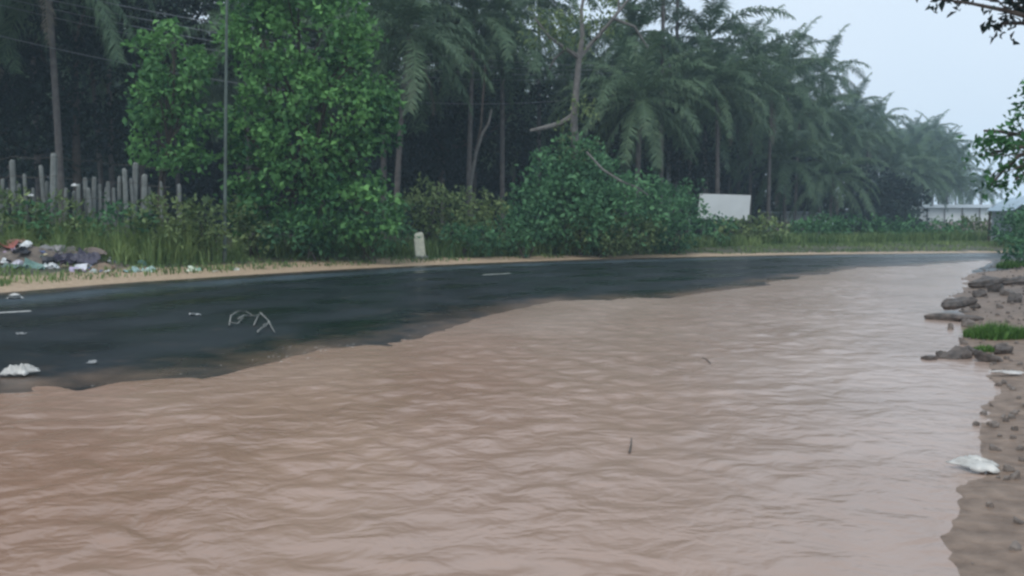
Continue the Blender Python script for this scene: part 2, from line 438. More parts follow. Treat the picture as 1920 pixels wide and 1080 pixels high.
def fields(Q):
    """u: distance outward from the far asphalt edge; z of the bare surface; road-side and bank masks"""
    Q = np.asarray(Q, float)
    d, ix = nearest(Q, EDGE)
    u = ((Q - EDGE[ix]) * NOR[ix]).sum(1)
    u = np.where(np.abs(u) < d * 0.999, np.sign(u) * d, u)
    dB, _ = nearest(Q, Bd); dS, _ = nearest(Q, Sd)
    wet = inside(Q)
    x, y = Q[:, 0], Q[:, 1]
    zroad = 0.08 * dB / (dB + np.maximum(-u, 0) + 1e-6) + 0.004 * fbm(x * 0.9, y * 0.9) * np.clip(dB * .5, 0, 1)
    zver = 0.08 + 0.27 * sstep(0.2, 3.8, u) + 0.2 * sstep(3.5, 14, u) + 0.06 * fbm(x * 0.7, y * 0.7) * sstep(1.5, 4, u) + 0.02 * fbm(x * 3, y * 3) * sstep(0.1, 1, u)
    zbank = 0.34 * (1 - np.exp(-0.2 * dS)) + 0.05 * fbm(x * 1.9, y * 1.9) * np.clip(dS * .45, 0, 1) + 0.022 * fbm(x * 7, y * 7, 3) * np.clip(dS * .9, 0, 1)
    zwet = -np.minimum(0.16, np.where(dB < dS, 0.006 * np.minimum(dB, 0.4) + 0.06 * np.maximum(dB - 0.4, 0), 0.06 * dS))
    bank = (~wet) & (dS < dB) & (u <= 0)
    z = np.where(u > 0, zver, np.where(wet, zwet, np.where(bank, zbank, zroad)))
    return u, z, wet, bank, dB, dS
def gz(x, y):
    return float(fields(np.array([[x, y]]))[1][0])

# ------------------------------------------------------------------ structure: ground
def polar(r0, r1, nr, angs):
    rr = np.geomspace(r0, r1, nr)
    A, R = np.meshgrid(angs, rr)
    Q = np.stack([(R * np.sin(A)).ravel(), (R * np.cos(A)).ravel()], 1)
    na = len(angs)
    i, j = np.meshgrid(np.arange(nr - 1), np.arange(na - 1), indexing='ij')
    a = (i * na + j).ravel()
    return Q, np.stack([a, a + 1, a + na + 1, a + na], 1)[:, ::-1]
angs = np.radians(np.concatenate([np.linspace(-180, -46, 34, endpoint=False), np.linspace(-46, 46, 300), np.linspace(50, 180, 33)]))
Q, Fq = polar(0.6, 210, 270, angs)
u, z, wet, bank, dB, dS = fields(Q)
strip = (u <= 0.05) & (u > -10.4) & (~bank)
zg = np.where(strip, z - 0.05, z)
sand = sstep(3.0, 1.0, u) * (u > -1) + 0
sw = np.interp(nearest(Q, EDGE)[1], [110, 150, 200, 260, 900], [1.45, 1.2, .75, .5, .45])
sand = np.where(u < 0, 1.0, 1 - sstep(0.8, 2.4, u / sw))
mk('ground', np.column_stack([Q, zg]), Fq, M['soil'], smooth=True, extra={'sand': sand, 'bank': np.where(u < -0.5, 1.0, 0.0)})['kind'] = 'structure'

# ------------------------------------------------------------------ structure: road strip
us = np.concatenate([[0.0], np.geomspace(0.12, 10.4, 60)])
ne, nu = len(EDGE), len(us)
wob = 0.10 * fbm(np.arange(ne) * 0.13, np.zeros(ne))
off = -(us[None, :] - wob[:, None] * np.exp(-us[None, :] * 2))
Q = (EDGE[:, None, :] + NOR[:, None, :] * off[:, :, None]).reshape(-1, 2)
uu, z, wet, bank, dB, dS = fields(Q)
z = np.where(uu > 0, 0.08, z)
i, j = np.meshgrid(np.arange(ne - 1), np.arange(nu - 1), indexing='ij')
a = (i * nu + j).ravel()
Fq = np.stack([a, a + nu, a + nu + 1, a + 1], 1)[:, ::-1]
across = -np.tile(us, ne)
mudv = 0.55 * np.exp(across / 0.7) + 0.85 * np.exp(-dB / 0.22) + 0.12 * np.exp(-dB / 1.2) - 0.06
road = mk('road', np.column_stack([Q, z + 0.006]), Fq, M['asphalt'], smooth=True, extra={'across': across, 'mud': mudv})
road['kind'] = 'structure'

# painted centre dashes where the rain has left them showing
def road_pt(q, dz=0.012):
    return (q[0], q[1], gz(q[0], q[1]) + dz)
def dash(pa, pb, w):
    a, b_ = on_z(*pa, 0.04)[:2], on_z(*pb, 0.04)[:2]
    d = (b_ - a) / np.linalg.norm(b_ - a); nn = np.array([-d[1], d[0]]) * w / 2
    V, k = [], 8
    for i in range(k + 1):
        c = a + (b_ - a) * i / k
        for s in (-1, 1): V.append(road_pt(c + nn * s * random.uniform(0.85, 1.1)))
    mk('lane_marking', V, [(2 * i, 2 * i + 1, 2 * i + 3, 2 * i + 2)[::-1] for i in range(k)], M['paint'], road)
dash((-120, 597), (58, 586), 0.11)
dash((905, 517), (958, 514), 0.10)

# ------------------------------------------------------------------ structure: flood water
angs = np.radians(np.linspace(-75, 62, 620))
Q, Fq = polar(0.9, 42, 430, angs)
wet = inside(Q); dB, _ = nearest(Q, Bd); dS, _ = nearest(Q, Sd)
dmin = np.minimum(dB, dS)
keep = wet | (dmin < 0.35)
rs = np.random.default_rng(5)
x, y = Q[:, 0], Q[:, 1]
wx, wy = x + 0.35 * fbm(x * 0.6, y * 0.6 + 9), y + 0.35 * fbm(x * 0.6 + 31, y * 0.6)
H = np.zeros(len(Q))
for k in range(46):
    lam = 0.14 * (4.5 ** rs.random())
    th = math.radians(90 + 14 + rs.normal(0, 60))
    kx, ky = math.cos(th) * 2 * math.pi / lam, math.sin(th) * 2 * math.pi / lam
    H += (lam ** 0.9) * 0.0024 * np.sin(kx * wx + ky * wy + rs.random() * 6.28)
H *= 0.55 + 0.9 * np.clip(vnoise(x * 0.7 + 3, y * 0.45 + 8), 0, 1)
H += 0.008 * fbm(x * 0.8, y * 1.3)
damp = np.where(wet, np.clip(dmin / 1.4, 0.03, 1), 0.05)
zW = 0.003 + H * damp
used = np.unique(Fq[keep[Fq].all(1)])
mp_ = -np.ones(len(Q), int); mp_[used] = np.arange(len(used))
Fw = mp_[Fq[keep[Fq].all(1)]]
reflect_tint = np.clip(0.75 - 0.13 * (x + 1.2) - 0.03 * y + 0.35 * fbm(x * 0.35, y * 0.35), 0, 1)  # browner left, greyer right: reflected trees and sky put into the water colour
mk('water', np.column_stack([Q, zW])[used], Fw, M['water'], smooth=True, extra={'reflect_tint': reflect_tint[used]})['kind'] = 'structure'

# ------------------------------------------------------------------ foliage helpers
def unit(v): return v / (np.linalg.norm(v, axis=-1, keepdims=True) + 1e-9)
def leaves(Cn, D, L, W, rng, fold=0.18):
    N = len(Cn)
    L = np.broadcast_to(L, (N,))[:, None] * rng.uniform(0.5, 1.35, (N, 1)); Wd = L * W
    side = unit(np.cross(D, rng.normal(0, 1, (N, 3)))); nor = np.cross(side, D)
    mid = Cn + D * L * 0.45
    V = np.stack([Cn, mid + side * Wd / 2 + nor * L * fold, Cn + D * L - nor * L * 0.1, mid - side * Wd / 2 + nor * L * fold], 1).reshape(-1, 3)
    b0 = np.arange(N)[:, None] * 4
    F = np.concatenate([b0 + [0, 1, 2], b0 + [0, 2, 3]], 0)
    return V, F
def foliage(blobs, per_m2, leafL, rng, clump=0.32, lpc=22, W=0.55, shell=0.62, droop=0.35):
    """blobs: (x,y,z,rx,ry,rz); clumps of leaves spread through the outer part of each blob"""
    Vs, Fs, Ts, cc = [], [], [], []
    n0 = 0
    for (bx, by, bz, rx, ry, rz) in blobs:
        area = 4 * math.pi * ((rx * ry) ** 1.6 / 3 + (rx * rz) ** 1.6 / 3 + (ry * rz) ** 1.6 / 3) ** (1 / 1.6)
        nc = max(3, int(area * per_m2))
        d = unit(rng.normal(0, 1, (nc, 3)))
        r = shell + (1.06 - shell) * rng.random((nc, 1)) ** 0.6
        r *= 1 + 0.22 * (rng.random((nc, 1)) - 0.5)
        cen = np.array([bx, by, bz]) + d * r * np.array([rx, ry, rz])
        cc.append(np.column_stack([cen, np.full(nc, len(cc))]))
        k = rng.integers(int(lpc * 0.6), int(lpc * 1.4) + 1, nc)
        idx = np.repeat(np.arange(nc), k)
        N = len(idx)
        o = rng.normal(0, 1, (N, 3)) * clump * 0.55
        pos = cen[idx] + o
        D = unit(0.7 * d[idx] + 0.9 * rng.normal(0, 0.7, (N, 3)) + np.array([0, 0, -droop]))
        V, F = leaves(pos, D, leafL, W, rng)
        ct = rng.normal(0, 0.2, nc) + rng.normal(0, .12)
        T = np.clip(0.42 + ct[idx] + rng.normal(0, 0.16, N), 0.02, 0.98)
        Vs.append(V); Fs.append(F + n0); Ts.append(np.repeat(T, 4)); n0 += len(V)
    return np.concatenate(Vs), np.concatenate(Fs), np.concatenate(Ts), np.concatenate(cc)

def limb(g, a, b_, r0, r1, bend=0.12, k=6, n=6):
    a, b_ = np.asarray(a, float), np.asarray(b_, float)
    L = np.linalg.norm(b_ - a)
    ofs = np.random.default_rng(abs(hash((round(a[0], 3), round(b_[2], 3)))) % 99999).normal(0, bend * L, 3)
    Pth = [a + (b_ - a) * t + ofs * math.sin(math.pi * t) * (1 - 0.4 * t) + np.array([0, 0, 0.06 * L * math.sin(math.pi * t)]) for t in np.linspace(0, 1, n)]
    g.tube(Pth, np.linspace(r0, r1, n), k, jit=0.15)
    return Pth

def tree(name, label, cat, base, blobs, leaf, seed, trunk_r=0.14, fork=0.35, per_m2=2.2, leafL=0.2, group=None, bark='bark_dark', lpc=22, clump=0.32, W=0.55, droop=0.35, twigs=24, shell=0.62, part='crown', stems=1):
    rng = np.random.default_rng(seed)
    root = empty(name, base); setp(root, label, cat, group)
    base = np.asarray(base, float)
    bl = [tuple(np.array(q[:3]) - base) + tuple(q[3:]) for q in blobs]
    V, F, T, cc = foliage(bl, per_m2, leafL, rng, clump, lpc, W, shell, droop)
    mk(part, V, F, M[leaf], root, tint=T)
    g = Geo()
    cen = np.mean([q[:3] for q in bl], 0)
    for s in range(stems):
        o = np.array([rng.normal(0, 0.12), rng.normal(0, 0.12), 0]) * (stems > 1)
        top = np.array([cen[0] * 0.6 + rng.normal(0, 0.2) * (stems > 1), cen[1] * 0.6, max(0.25, cen[2] * fork * 1.6)])
        Pth = limb(g, o + (0, 0, -0.15), top, trunk_r * 1.15, trunk_r * 0.75, 0.05, 8, 7)
        for q in bl[s::stems]:
            lp = limb(g, top, np.array(q[:3]), trunk_r * 0.6, trunk_r * 0.18, 0.1, 6, 6)
            mine = cc[cc[:, 3] == bl.index(q)][:, :3]
            sel = mine[:max(2, twigs // len(bl) + 1)]
            for e in sel:
                limb(g, lp[int(rng.integers(2, 6))], e, trunk_r * 0.16, trunk_r * 0.05, 0.12, 4, 4)
    g.mk('trunk' if part == 'crown' else 'stem', M[bark], root)
    return root

def blob(px, py, Y, rx, ry, rz=None):
    """a foliage mass seen at a pixel, at depth Y, radii in pixels at that depth (width, height)"""
    q = on_y(px, py, Y); k = Y / F_PX
    return (q[0], Y, q[2], rx * k, (rz if rz else 0.5 * (rx + ry)) * k, ry * k)
def at_ground(px, Y):
    x = X_at(px, Y); return (x, Y, gz(x, Y) - 0.02)

# ------------------------------------------------------------------ coconut palms
def frond_mesh(name, L, e0, droop, mat, seed, n=74, width=0.085, hang=0.5, ll=1.05):
    rng = np.random.default_rng(seed)
    m_ = 16; ang = e0 - droop * np.linspace(0, 1, m_) ** 1.25
    st = L / (m_ - 1)
    Pn = np.zeros((m_, 3)); sway = rng.normal(0, 0.12)
    for i in range(1, m_):
        Pn[i] = Pn[i - 1] + st * np.array([math.cos(ang[i]), sway * (i / m_) ** 2, math.sin(ang[i])])
    g = Geo()
    g.tube(Pn[::3], np.linspace(0.045, 0.01, len(Pn[::3])), 3, cap=False)
    V, F, T = [], [], []
    for s in (-1, 1):
        for i in range(n):
            t = 0.10 + 0.9 * (i + rng.random() * 0.6) / n
            f = min(t, 0.999) * (m_ - 1); k = int(f); p_ = Pn[k] + (Pn[min(k + 1, m_ - 1)] - Pn[k]) * (f - k)
            tg = unit(Pn[min(k + 1, m_ - 1)] - Pn[max(k - 1, 0)])
            sd = unit(np.cross(tg, (0, 0, 1))) * s
            d1 = unit(0.55 * tg + 0.75 * sd + np.array([0, 0, -hang * 0.35 + 0.12]) + rng.normal(0, 0.16, 3))
            d2 = unit(0.45 * tg + 0.55 * sd + np.array([0, 0, -hang * 1.5]) + rng.normal(0, 0.24, 3))
            l_ = ll * (0.35 + 0.65 * math.sin(math.pi * min(1, 0.12 + 0.82 * t))) * rng.uniform(0.6, 1.15)
            w_ = tg * width * 0.5 * (0.7 + 0.3 * rng.random())
            mid = p_ + d1 * l_ * 0.5; tip = mid + d2 * l_ * 0.5
            b0 = len(V)
            V += [p_ - w_ * 0.6, p_ + w_ * 0.6, mid + w_, mid - w_, tip]
            F += [(b0, b0 + 1, b0 + 2, b0 + 3), (b0 + 3, b0 + 2, b0 + 4)]
            T += [np.clip(0.4 + rng.normal(0, 0.18), 0, 1)] * 5
    g.add(V, F, np.array(T))
    return np.concatenate(g.V), g.F, np.concatenate(g.T)
FR = []
for e0, dr in ((80, 40), (68, 75), (52, 85), (38, 90), (20, 85), (5, 75), (-12, 62), (-30, 50)):
    for s in range(2):
        FR.append(frond_mesh('frond', 4.5 + 0.8 * random.random(), math.radians(e0), math.radians(dr), None, len(FR) * 7 + s, hang=0.35 + 0.012 * (60 - e0) * 0.5))
DEADF = frond_mesh('dead_frond', 3.6, math.radians(-58), math.radians(30), None, 77, n=26, hang=1.1, ll=0.6)
FR_ME = [mesh_of('frond', v, f, M['palm'], tint=t) for v, f, t in FR]
DEAD_ME = mesh_of('dead_frond', *DEADF[:2], M['palm_dead'], tint=DEADF[2])
def frond_set(rng, n=30):
    out = []
    for k in range(n):
        lev = min(7, int(8 * ((k + rng.random()) / n) ** 0.8))
        out.append((lev * 2 + int(rng.integers(0, 2)), k * 2.39996 + rng.normal(0, 0.15), rng.uniform(0.85, 1.1), rng.normal(0, 0.12)))
    return out
def trunk_geo(h, lean, seed, r=0.15):
    rng = np.random.default_rng(seed); n = 16
    g = Geo()
    tt = np.linspace(0, 1, n)
    Pth = np.stack([lean[0] * tt ** 1.6 * h, lean[1] * tt ** 1.6 * h, tt * h - 0.2 * (tt == 0)], 1)
    R = r * (1 - 0.32 * tt) + 0.10 * np.exp(-tt * h / 0.5) + 0.008 * (np.arange(n) % 2)
    g.tube(Pth, R, 8)
    return g, Pth[-1]
def palm(px, Y, top_py, label, group=None, lean=(0, 0), seed=0, nf=30, dead=1, scale=1.0, r=0.15, wind=0.0):
    b_ = at_ground(px, Y); rng = np.random.default_rng(seed + 400); r *= .85
    h = on_y(px, top_py, Y)[2] - b_[2]
    root = empty('coconut_palm', b_); setp(root, label, 'palm tree', group)
    g, top = trunk_geo(h, lean, seed, r)
    g.mk('trunk', M['bark'], root)
    scale *= rng.uniform(.82, 1.08)
    for (i, az, sc, roll) in frond_set(rng, int(nf * rng.uniform(.72, 1.15))):
        az2 = az + .22 * math.sin(az)                       # the wind gathers fronds toward the right
        link('frond', FR_ME[i], root, top, (roll, rng.normal(0, .1), az2), (sc * scale, sc * scale * rng.uniform(.85, 1.1), sc * scale))
    for k in range(dead):
        link('dead_frond', DEAD_ME, root, top - np.array([0, 0, 0.1]), (0, 0, rng.random() * 6.28), (scale,) * 3)
    return root
CROWN_ME = []
for v in range(4):
    rng = np.random.default_rng(900 + v); Vs, Fs, Ts, n0 = [], [], [], 0
    for (i, az, sc, roll) in frond_set(rng, 30):
        V, F, T = FR[i]
        V = V * sc @ rotz(az).T
        Vs.append(V); Ts.append(T); Fs += [tuple(k + n0 for k in f) for f in F]; n0 += len(V)
    CROWN_ME.append(mesh_of('crown', np.concatenate(Vs), Fs, M['palm'], tint=np.concatenate(Ts)))

FRONT = [
 # px, depth, crown pixel row, label, lean, dead fronds
 (118, 29, -95, 'tall coconut palm with brown trunk rising behind the left fence posts', (-0.02, 0), 1),
 (212, 36, -60, 'slim dark palm trunk between the fence and the small leafy tree', (0.01, 0), 0),
 (-40, 32, -20, 'coconut palm at the far left edge with drooping fronds over the fence', (0.02, 0), 1),
 (742, 34, 62, 'leaning palm just right of the big leafy tree, low arching frond', (0.07, 0.02), 2),
 (878, 40, 36, 'palm whose thin trunk stands left of the pale forked trunk', (0.03, 0.0), 1),
 (942, 42, 40, 'straight slender palm right of the forked trunk in the dark grove', (0.0, 0), 1),
 (1010, 46, -10, 'palm with blurred broad crown behind the vine-covered dead tree', (0.0, 0), 0),
 (1172, 46, 62, 'short leaning palm behind the right shoulder of the vine mound', (0.05, 0), 1),
 (1238, 46, -170, 'tall palm with grey trunk crossing the gap of sky', (0.0, 0), 0),
 (1264, 52, -150, 'second tall palm trunk in the sky gap, right of the first', (0.0, 0), 0),
 (1318, 52, 75, 'palm with the big dark crown at the start of the open sky', (0.01, 0), 1),
 (1345, 46, 165, 'low palm left of the white board with a pale trunk', (-0.02, 0), 2),
 (1405, 58, 112, 'palm with upright pointed spear frond against the sky', (0.0, 0), 1),
 (1470, 68, 118, 'palm with rounded crown right of the upright spear frond', (0.01, 0), 1),
 (1528, 76, 140, 'palm with long fronds blown out to the right over the sky', (0.03, 0), 1),
 (1440, 54, 175, 'low palm drooping behind and right of the white board', (0.0, 0), 2),
 (1535, 72, 215, 'low drooping palm in the middle of the right-hand palm row', (0.0, 0), 1),
 (1598, 110, 200, 'palm with domed crown where the palm skyline steps down', (0.0, 0), 1),
 (1648, 128, 222, 'palm with domed crown second after the skyline steps down', (0.0, 0), 1),
 (1622, 92, 245, 'low palm in front of the two domed palm crowns', (0.0, 0), 1),
 (1745, 152, 245, 'hazy palm with feathery upright crown standing above its neighbours', (0.0, 0), 0),
 (1700, 122, 285, 'hazy palm left of the feathery upright palm', (0.0, 0), 1),
 (1290, 50, 190, 'low palm left of and behind the white board, fronds drooping to the bushes', (0.02, 0), 2),
 (1385, 60, 215, 'low palm with its crown right above the white board', (-0.03, 0), 1),
 (1490, 66, 215, 'mid-height palm left of centre in the right-hand palm row', (0.02, 0), 1),
 (1575, 78, 262, 'mid-height palm below the skyline step', (0.03, 0), 1),
 (1470, 58, 300, 'short young palm near the small white shed', (0.0, 0), 2),
 (1555, 66, 330, 'short young palm right of the small white shed', (0.04, 0), 1),
 (1668, 92, 318, 'short hazy palm in front of the second domed palm', (0.02, 0), 1),
 (1735, 110, 330, 'short hazy palm in front of the feathery upright palm', (-0.02, 0), 1),
 (1790, 120, 345, 'short hazy palm above the long white shed', (0.0, 0), 1),
 (1838, 140, 352, 'small faint palm nearest the right-hand tree', (0.0, 0), 0),
 (1798, 165, 300, 'last hazy palm at the right end of the palm row', (0.0, 0), 0),
]
for k, (px, Y, tp, lab, ln, dd) in enumerate(FRONT):
    palm(px, Y, tp, lab, 'coconut palms of the front row', ln, 30 + k, dead=dd, scale=1.0 if px > 300 else 0.95)

SKY_PX = [-600, 1050, 1110, 1150, 1290, 1325, 1350, 1420, 1500, 1560, 1610, 1680, 1720, 1760, 1800, 1840]
SKY_PY = [-260, -160, 20, 55, 45, 15, 40, 95, 105, 150, 170, 200, 225, 225, 270, 300]
rs = np.random.default_rng(21)
cand = []
tries = 0
placed = [(X_at(p[0], p[1]), p[1]) for p in FRONT]
while len(cand) < 112 and tries < 9000:
    tries += 1
    px = rs.uniform(-260, 1790); Y = rs.uniform(36, 96) if px < 1300 else rs.uniform(62, 130) if px < 1550 else rs.uniform(95, 175)
    x = X_at(px, Y)
    if min((x - a) ** 2 + (Y - c) ** 2 for a, c in placed) < 3.9 ** 2: continue
    uq = fields(np.array([[x, Y]]))[0][0]
    if uq < 9: continue
    top = np.interp(px, SKY_PX, SKY_PY) + rs.uniform(0, 70)
    zt = on_y(px, top, Y)[2] - 2.4
    zt = min(zt, rs.uniform(9.5, 14) + max(0, Y - 90) * .07)
    if zt < 5.5: continue
    placed.append((x, Y)); cand.append((x, Y, zt))
for k, (x, Y, zt) in enumerate(cand):
    b_ = (x, Y, gz(x, Y) - 0.02)
    root = empty('coconut_palm', b_)
    pq = 960 + F_PX * x / Y
    area = next(a for lim, a in ((235, 'the post fence'), (400, 'the smaller leafy tree'), (740, 'the big leafy tree'), (960, 'the forked trunk and scrub'), (1130, 'the dead tree'), (1310, 'the sky gap trunks'), (1430, 'the white board'), (1570, 'the small white shed'), (1700, 'the two domed palms'), (3000, 'the long white shed')) if pq < lim)
    setp(root, '%s coconut palm deep in the grove behind %s' % ('nearer' if Y < 58 or (pq > 1430 and Y < 110) else 'farther', area), 'palm tree', 'palms deep in the grove')
    g, top = trunk_geo(zt - b_[2], (rs.normal(0, 0.03), rs.normal(0, 0.03)), k)
    g.mk('trunk', M['bark'], root)
    link('crown', CROWN_ME[k % 4], root, top, (rs.normal(0, .1), rs.normal(.06, .1), rs.random() * 6.28), (rs.uniform(0.85, 1.12),) * 3)

# the undergrowth at the back of the grove, one dense mass
Vs, Fs, Ts, n0 = [], [], [], 0
rng = np.random.default_rng(8)
bl = []
for px in np.arange(-420, 1760, 38):
    for Y, tp in ((60, np.interp(px, [-400, 1150, 1280, 1330], [150, 215, 270, 900])), (76, np.interp(px, [-400, 1200, 1400, 1560, 1640, 1690, 1720], [60, 170, 250, 290, 330, 370, 900]))):
        x = X_at(px, Y) + rng.normal(0, .6); hgt = (on_y(px, tp, Y)[2] - .4) * rng.uniform(0.85, 1.08)
        if hgt < 1: continue
        for zf in (.22, .68):
            bl.append((x + rng.normal(0, .5), Y + rng.normal(0, 1.5), gz(x, Y) + hgt * zf, 1.9, 1.6, hgt * 0.34))
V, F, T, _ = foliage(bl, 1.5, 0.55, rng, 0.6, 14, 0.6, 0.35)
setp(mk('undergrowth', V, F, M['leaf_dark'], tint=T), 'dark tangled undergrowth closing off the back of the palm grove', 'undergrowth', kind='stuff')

# dark broadleaf trees in the shade on the left
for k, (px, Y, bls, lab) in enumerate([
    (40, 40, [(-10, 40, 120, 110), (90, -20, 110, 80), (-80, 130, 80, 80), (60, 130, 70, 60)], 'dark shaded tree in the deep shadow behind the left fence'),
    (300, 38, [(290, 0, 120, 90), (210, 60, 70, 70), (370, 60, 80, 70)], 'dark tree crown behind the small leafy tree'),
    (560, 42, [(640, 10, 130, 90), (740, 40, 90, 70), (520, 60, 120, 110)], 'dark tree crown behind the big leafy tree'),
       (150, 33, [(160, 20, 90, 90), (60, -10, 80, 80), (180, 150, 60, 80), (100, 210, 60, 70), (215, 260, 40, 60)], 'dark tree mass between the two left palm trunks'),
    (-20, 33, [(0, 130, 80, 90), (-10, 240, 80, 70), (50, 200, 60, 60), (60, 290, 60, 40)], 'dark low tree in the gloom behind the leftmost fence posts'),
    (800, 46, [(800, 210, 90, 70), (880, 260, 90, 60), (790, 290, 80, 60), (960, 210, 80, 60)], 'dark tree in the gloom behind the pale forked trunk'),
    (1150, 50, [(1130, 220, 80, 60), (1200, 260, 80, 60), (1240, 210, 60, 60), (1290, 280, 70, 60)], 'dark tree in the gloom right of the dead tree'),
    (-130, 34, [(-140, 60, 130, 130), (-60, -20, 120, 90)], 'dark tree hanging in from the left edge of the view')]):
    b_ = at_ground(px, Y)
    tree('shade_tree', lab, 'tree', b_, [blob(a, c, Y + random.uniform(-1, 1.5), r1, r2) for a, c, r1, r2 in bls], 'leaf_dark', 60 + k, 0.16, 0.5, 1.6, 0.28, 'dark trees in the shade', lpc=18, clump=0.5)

# ------------------------------------------------------------------ the two leafy roadside trees
YB = 25.0
tree('leafy_tree', 'big bright green broadleaf tree filling the left centre beside the thin pole', 'tree', at_ground(560, YB),
     [blob(*q) for q in [
        (560, -60, YB, 120, 85), (492, 75, YB - .4, 68, 62), (605, 60, YB, 85, 85), (478, 10, YB + .2, 48, 60), (660, 125, YB - .2, 42, 70), (535, 165, YB - .7, 78, 52),
        (625, 215, YB - .5, 80, 70), (478, 255, YB - .3, 48, 58), (560, 285, YB - .8, 85, 62), (665, 300, YB - .2, 50, 70), (716, 185, YB + .2, 22, 42), (525, 375, YB - .4, 80, 55),
        (620, 395, YB - .8, 80, 56), (690, 400, YB - .9, 58, 50), (462, 395, YB, 40, 45), (436, 220, YB, 22, 38), (690, 60, YB, 18, 30), (712, 255, YB, 28, 28), (695, 215, YB - .3, 40, 50), (440, 320, YB - .2, 30, 40), (735, 215, YB, 12, 16)]],
     'leaf', 101, 0.15, 0.3, 2.5, 0.205, lpc=28, clump=0.31, W=0.62, droop=0.45, twigs=60)
YS = 24.0
tree('leafy_tree', 'smaller leafy tree with thin trunk left of the big green tree', 'tree', at_ground(305, YS),
     [blob(*q) for q in [(325, 110, YS, 42, 52), (278, 105, YS, 24, 42), (360, 135, YS, 32, 45), (300, 190, YS - .3, 52, 48), (358, 215, YS - .2, 36, 45), (272, 250, YS, 28, 36), (322, 55, YS, 9, 20),
                         (325, 275, YS - .2, 50, 36), (375, 295, YS, 20, 30)]],
     'leaf', 102, 0.07, 0.42, 2.6, 0.20, lpc=26, clump=0.29, W=0.62, droop=0.4, twigs=40)

# ------------------------------------------------------------------ bushes along the far verge
BUSH = [
 (1905, 38.5, [(1895, 436, 34, 40), (1935, 430, 40, 46)], 'leaf_bush', 'green bush in front of the blue-roofed stall at the right edge'),
 (75, 20.5, [(70, 418, 34, 28)], 'leaf_bush', 'small green shrub between the two leftmost dry shrubs'),
 (270, 20.9, [(265, 412, 30, 30)], 'leaf_dry', 'dry shrub before the pair of thick fence posts'),
 (30, 20.6, [(20, 400, 45, 42), (60, 415, 35, 34)], 'leaf_dry', 'dry brownish shrub behind the rubbish heap at the left edge'),
 (125, 20.9, [(110, 405, 38, 36), (150, 420, 35, 28)], 'leaf_dry', 'dry shrub growing against the tallest fence post'),
 (215, 21.0, [(200, 415, 40, 30), (245, 425, 34, 28)], 'leaf_bush', 'greener shrub in front of the middle fence posts'),
 (310, 21.3, [(300, 410, 38, 40), (345, 420, 36, 36)], 'leaf_dry', 'dry shrub under the smaller leafy tree'),
 (385, 21.8, [(380, 415, 30, 42), (400, 440, 24, 24)], 'leaf_dry', 'dry shrub just left of the thin grey pole'),
 # px, depth, blobs (px,py,rx,ry), material, label
 (700, 24.3, [(700, 400, 60, 50), (728, 432, 36, 32), (650, 425, 50, 38)], 'leaf_bush', 'green bush at the right foot of the big leafy tree'),
 (590, 23.6, [(590, 430, 55, 32), (540, 440, 45, 25)], 'leaf_bush', 'low dark bush under the middle of the big leafy tree'),
 (480, 23.5, [(480, 435, 42, 30), (450, 420, 30, 35)], 'leaf_dry', 'low dry bush right of the thin grey pole'),
 (800, 29, [(790, 395, 55, 48), (835, 405, 45, 45)], 'leaf_dry', 'brownish green scrub bush directly behind the white marker stone'),
 (880, 29.5, [(880, 400, 52, 45), (925, 425, 40, 38)], 'leaf_dry', 'brownish scrub bush right of the white marker stone'),
 (850, 27.5, [(868, 442, 44, 24), (912, 448, 46, 20)], 'leaf_bush', 'low green bush between marker stone and vine mound'),
 (1190, 31, [(1190, 375, 65, 50), (1240, 400, 55, 42)], 'leaf_bush', 'green bush on the right shoulder of the vine mound'),
 (1265, 33, [(1265, 390, 42, 50), (1295, 365, 22, 30)], 'leaf_bush', 'upright bush just left of the white board'),
 (1330, 36, [(1330, 432, 45, 24), (1335, 405, 18, 14)], 'leaf_bush', 'bush with twigs reaching across the foot of the white board'),
 (1120, 29.5, [(1130, 440, 70, 30), (1190, 440, 50, 28)], 'leaf_dry', 'reddish brown low scrub at the foot of the vine mound'),
 (1260, 32, [(1255, 440, 60, 26)], 'leaf_bush', 'low bush at the road edge below the white board'),
 (985, 28, [(985, 430, 45, 40), (945, 440, 35, 30)], 'leaf_bush', 'bush at the left foot of the vine mound'),
 (1395, 38, [(1395, 436, 55, 24), (1440, 432, 40, 24)], 'leaf_dry', 'low hedge bush right below the white board corner'),
 (1500, 42, [(1500, 440, 60, 24), (1555, 434, 45, 26)], 'leaf_bush', 'low hedge bush below the white patches under the palms'),
 (1610, 44, [(1610, 438, 55, 27), (1660, 436, 42, 27)], 'leaf_bush', 'low hedge bush in the middle of the far road bend'),
 (1715, 45, [(1715, 438, 50, 28), (1765, 440, 45, 28)], 'leaf_bush', 'hedge bush left of the pale shed end'),
 (1820, 46, [(1820, 440, 50, 28), (1870, 440, 36, 34)], 'leaf_dry', 'greyish hedge bush at the right end of the far bend'),
]
for k, (px, Y, bls, mt, lab) in enumerate(BUSH):
    tree('bush', lab, 'bush', at_ground(px, Y), [blob(a, c, Y + random.uniform(-.3, .3), r1, r2) for a, c, r1, r2 in bls], mt, 200 + k, 0.022, 0.3, 4.2 if Y < 34 else 3.2,
         0.17 if Y < 34 else 0.22, 'bushes on the far verge', lpc=16, clump=0.24, W=0.5, droop=0.1, twigs=14, shell=0.45, part='foliage', stems=4)

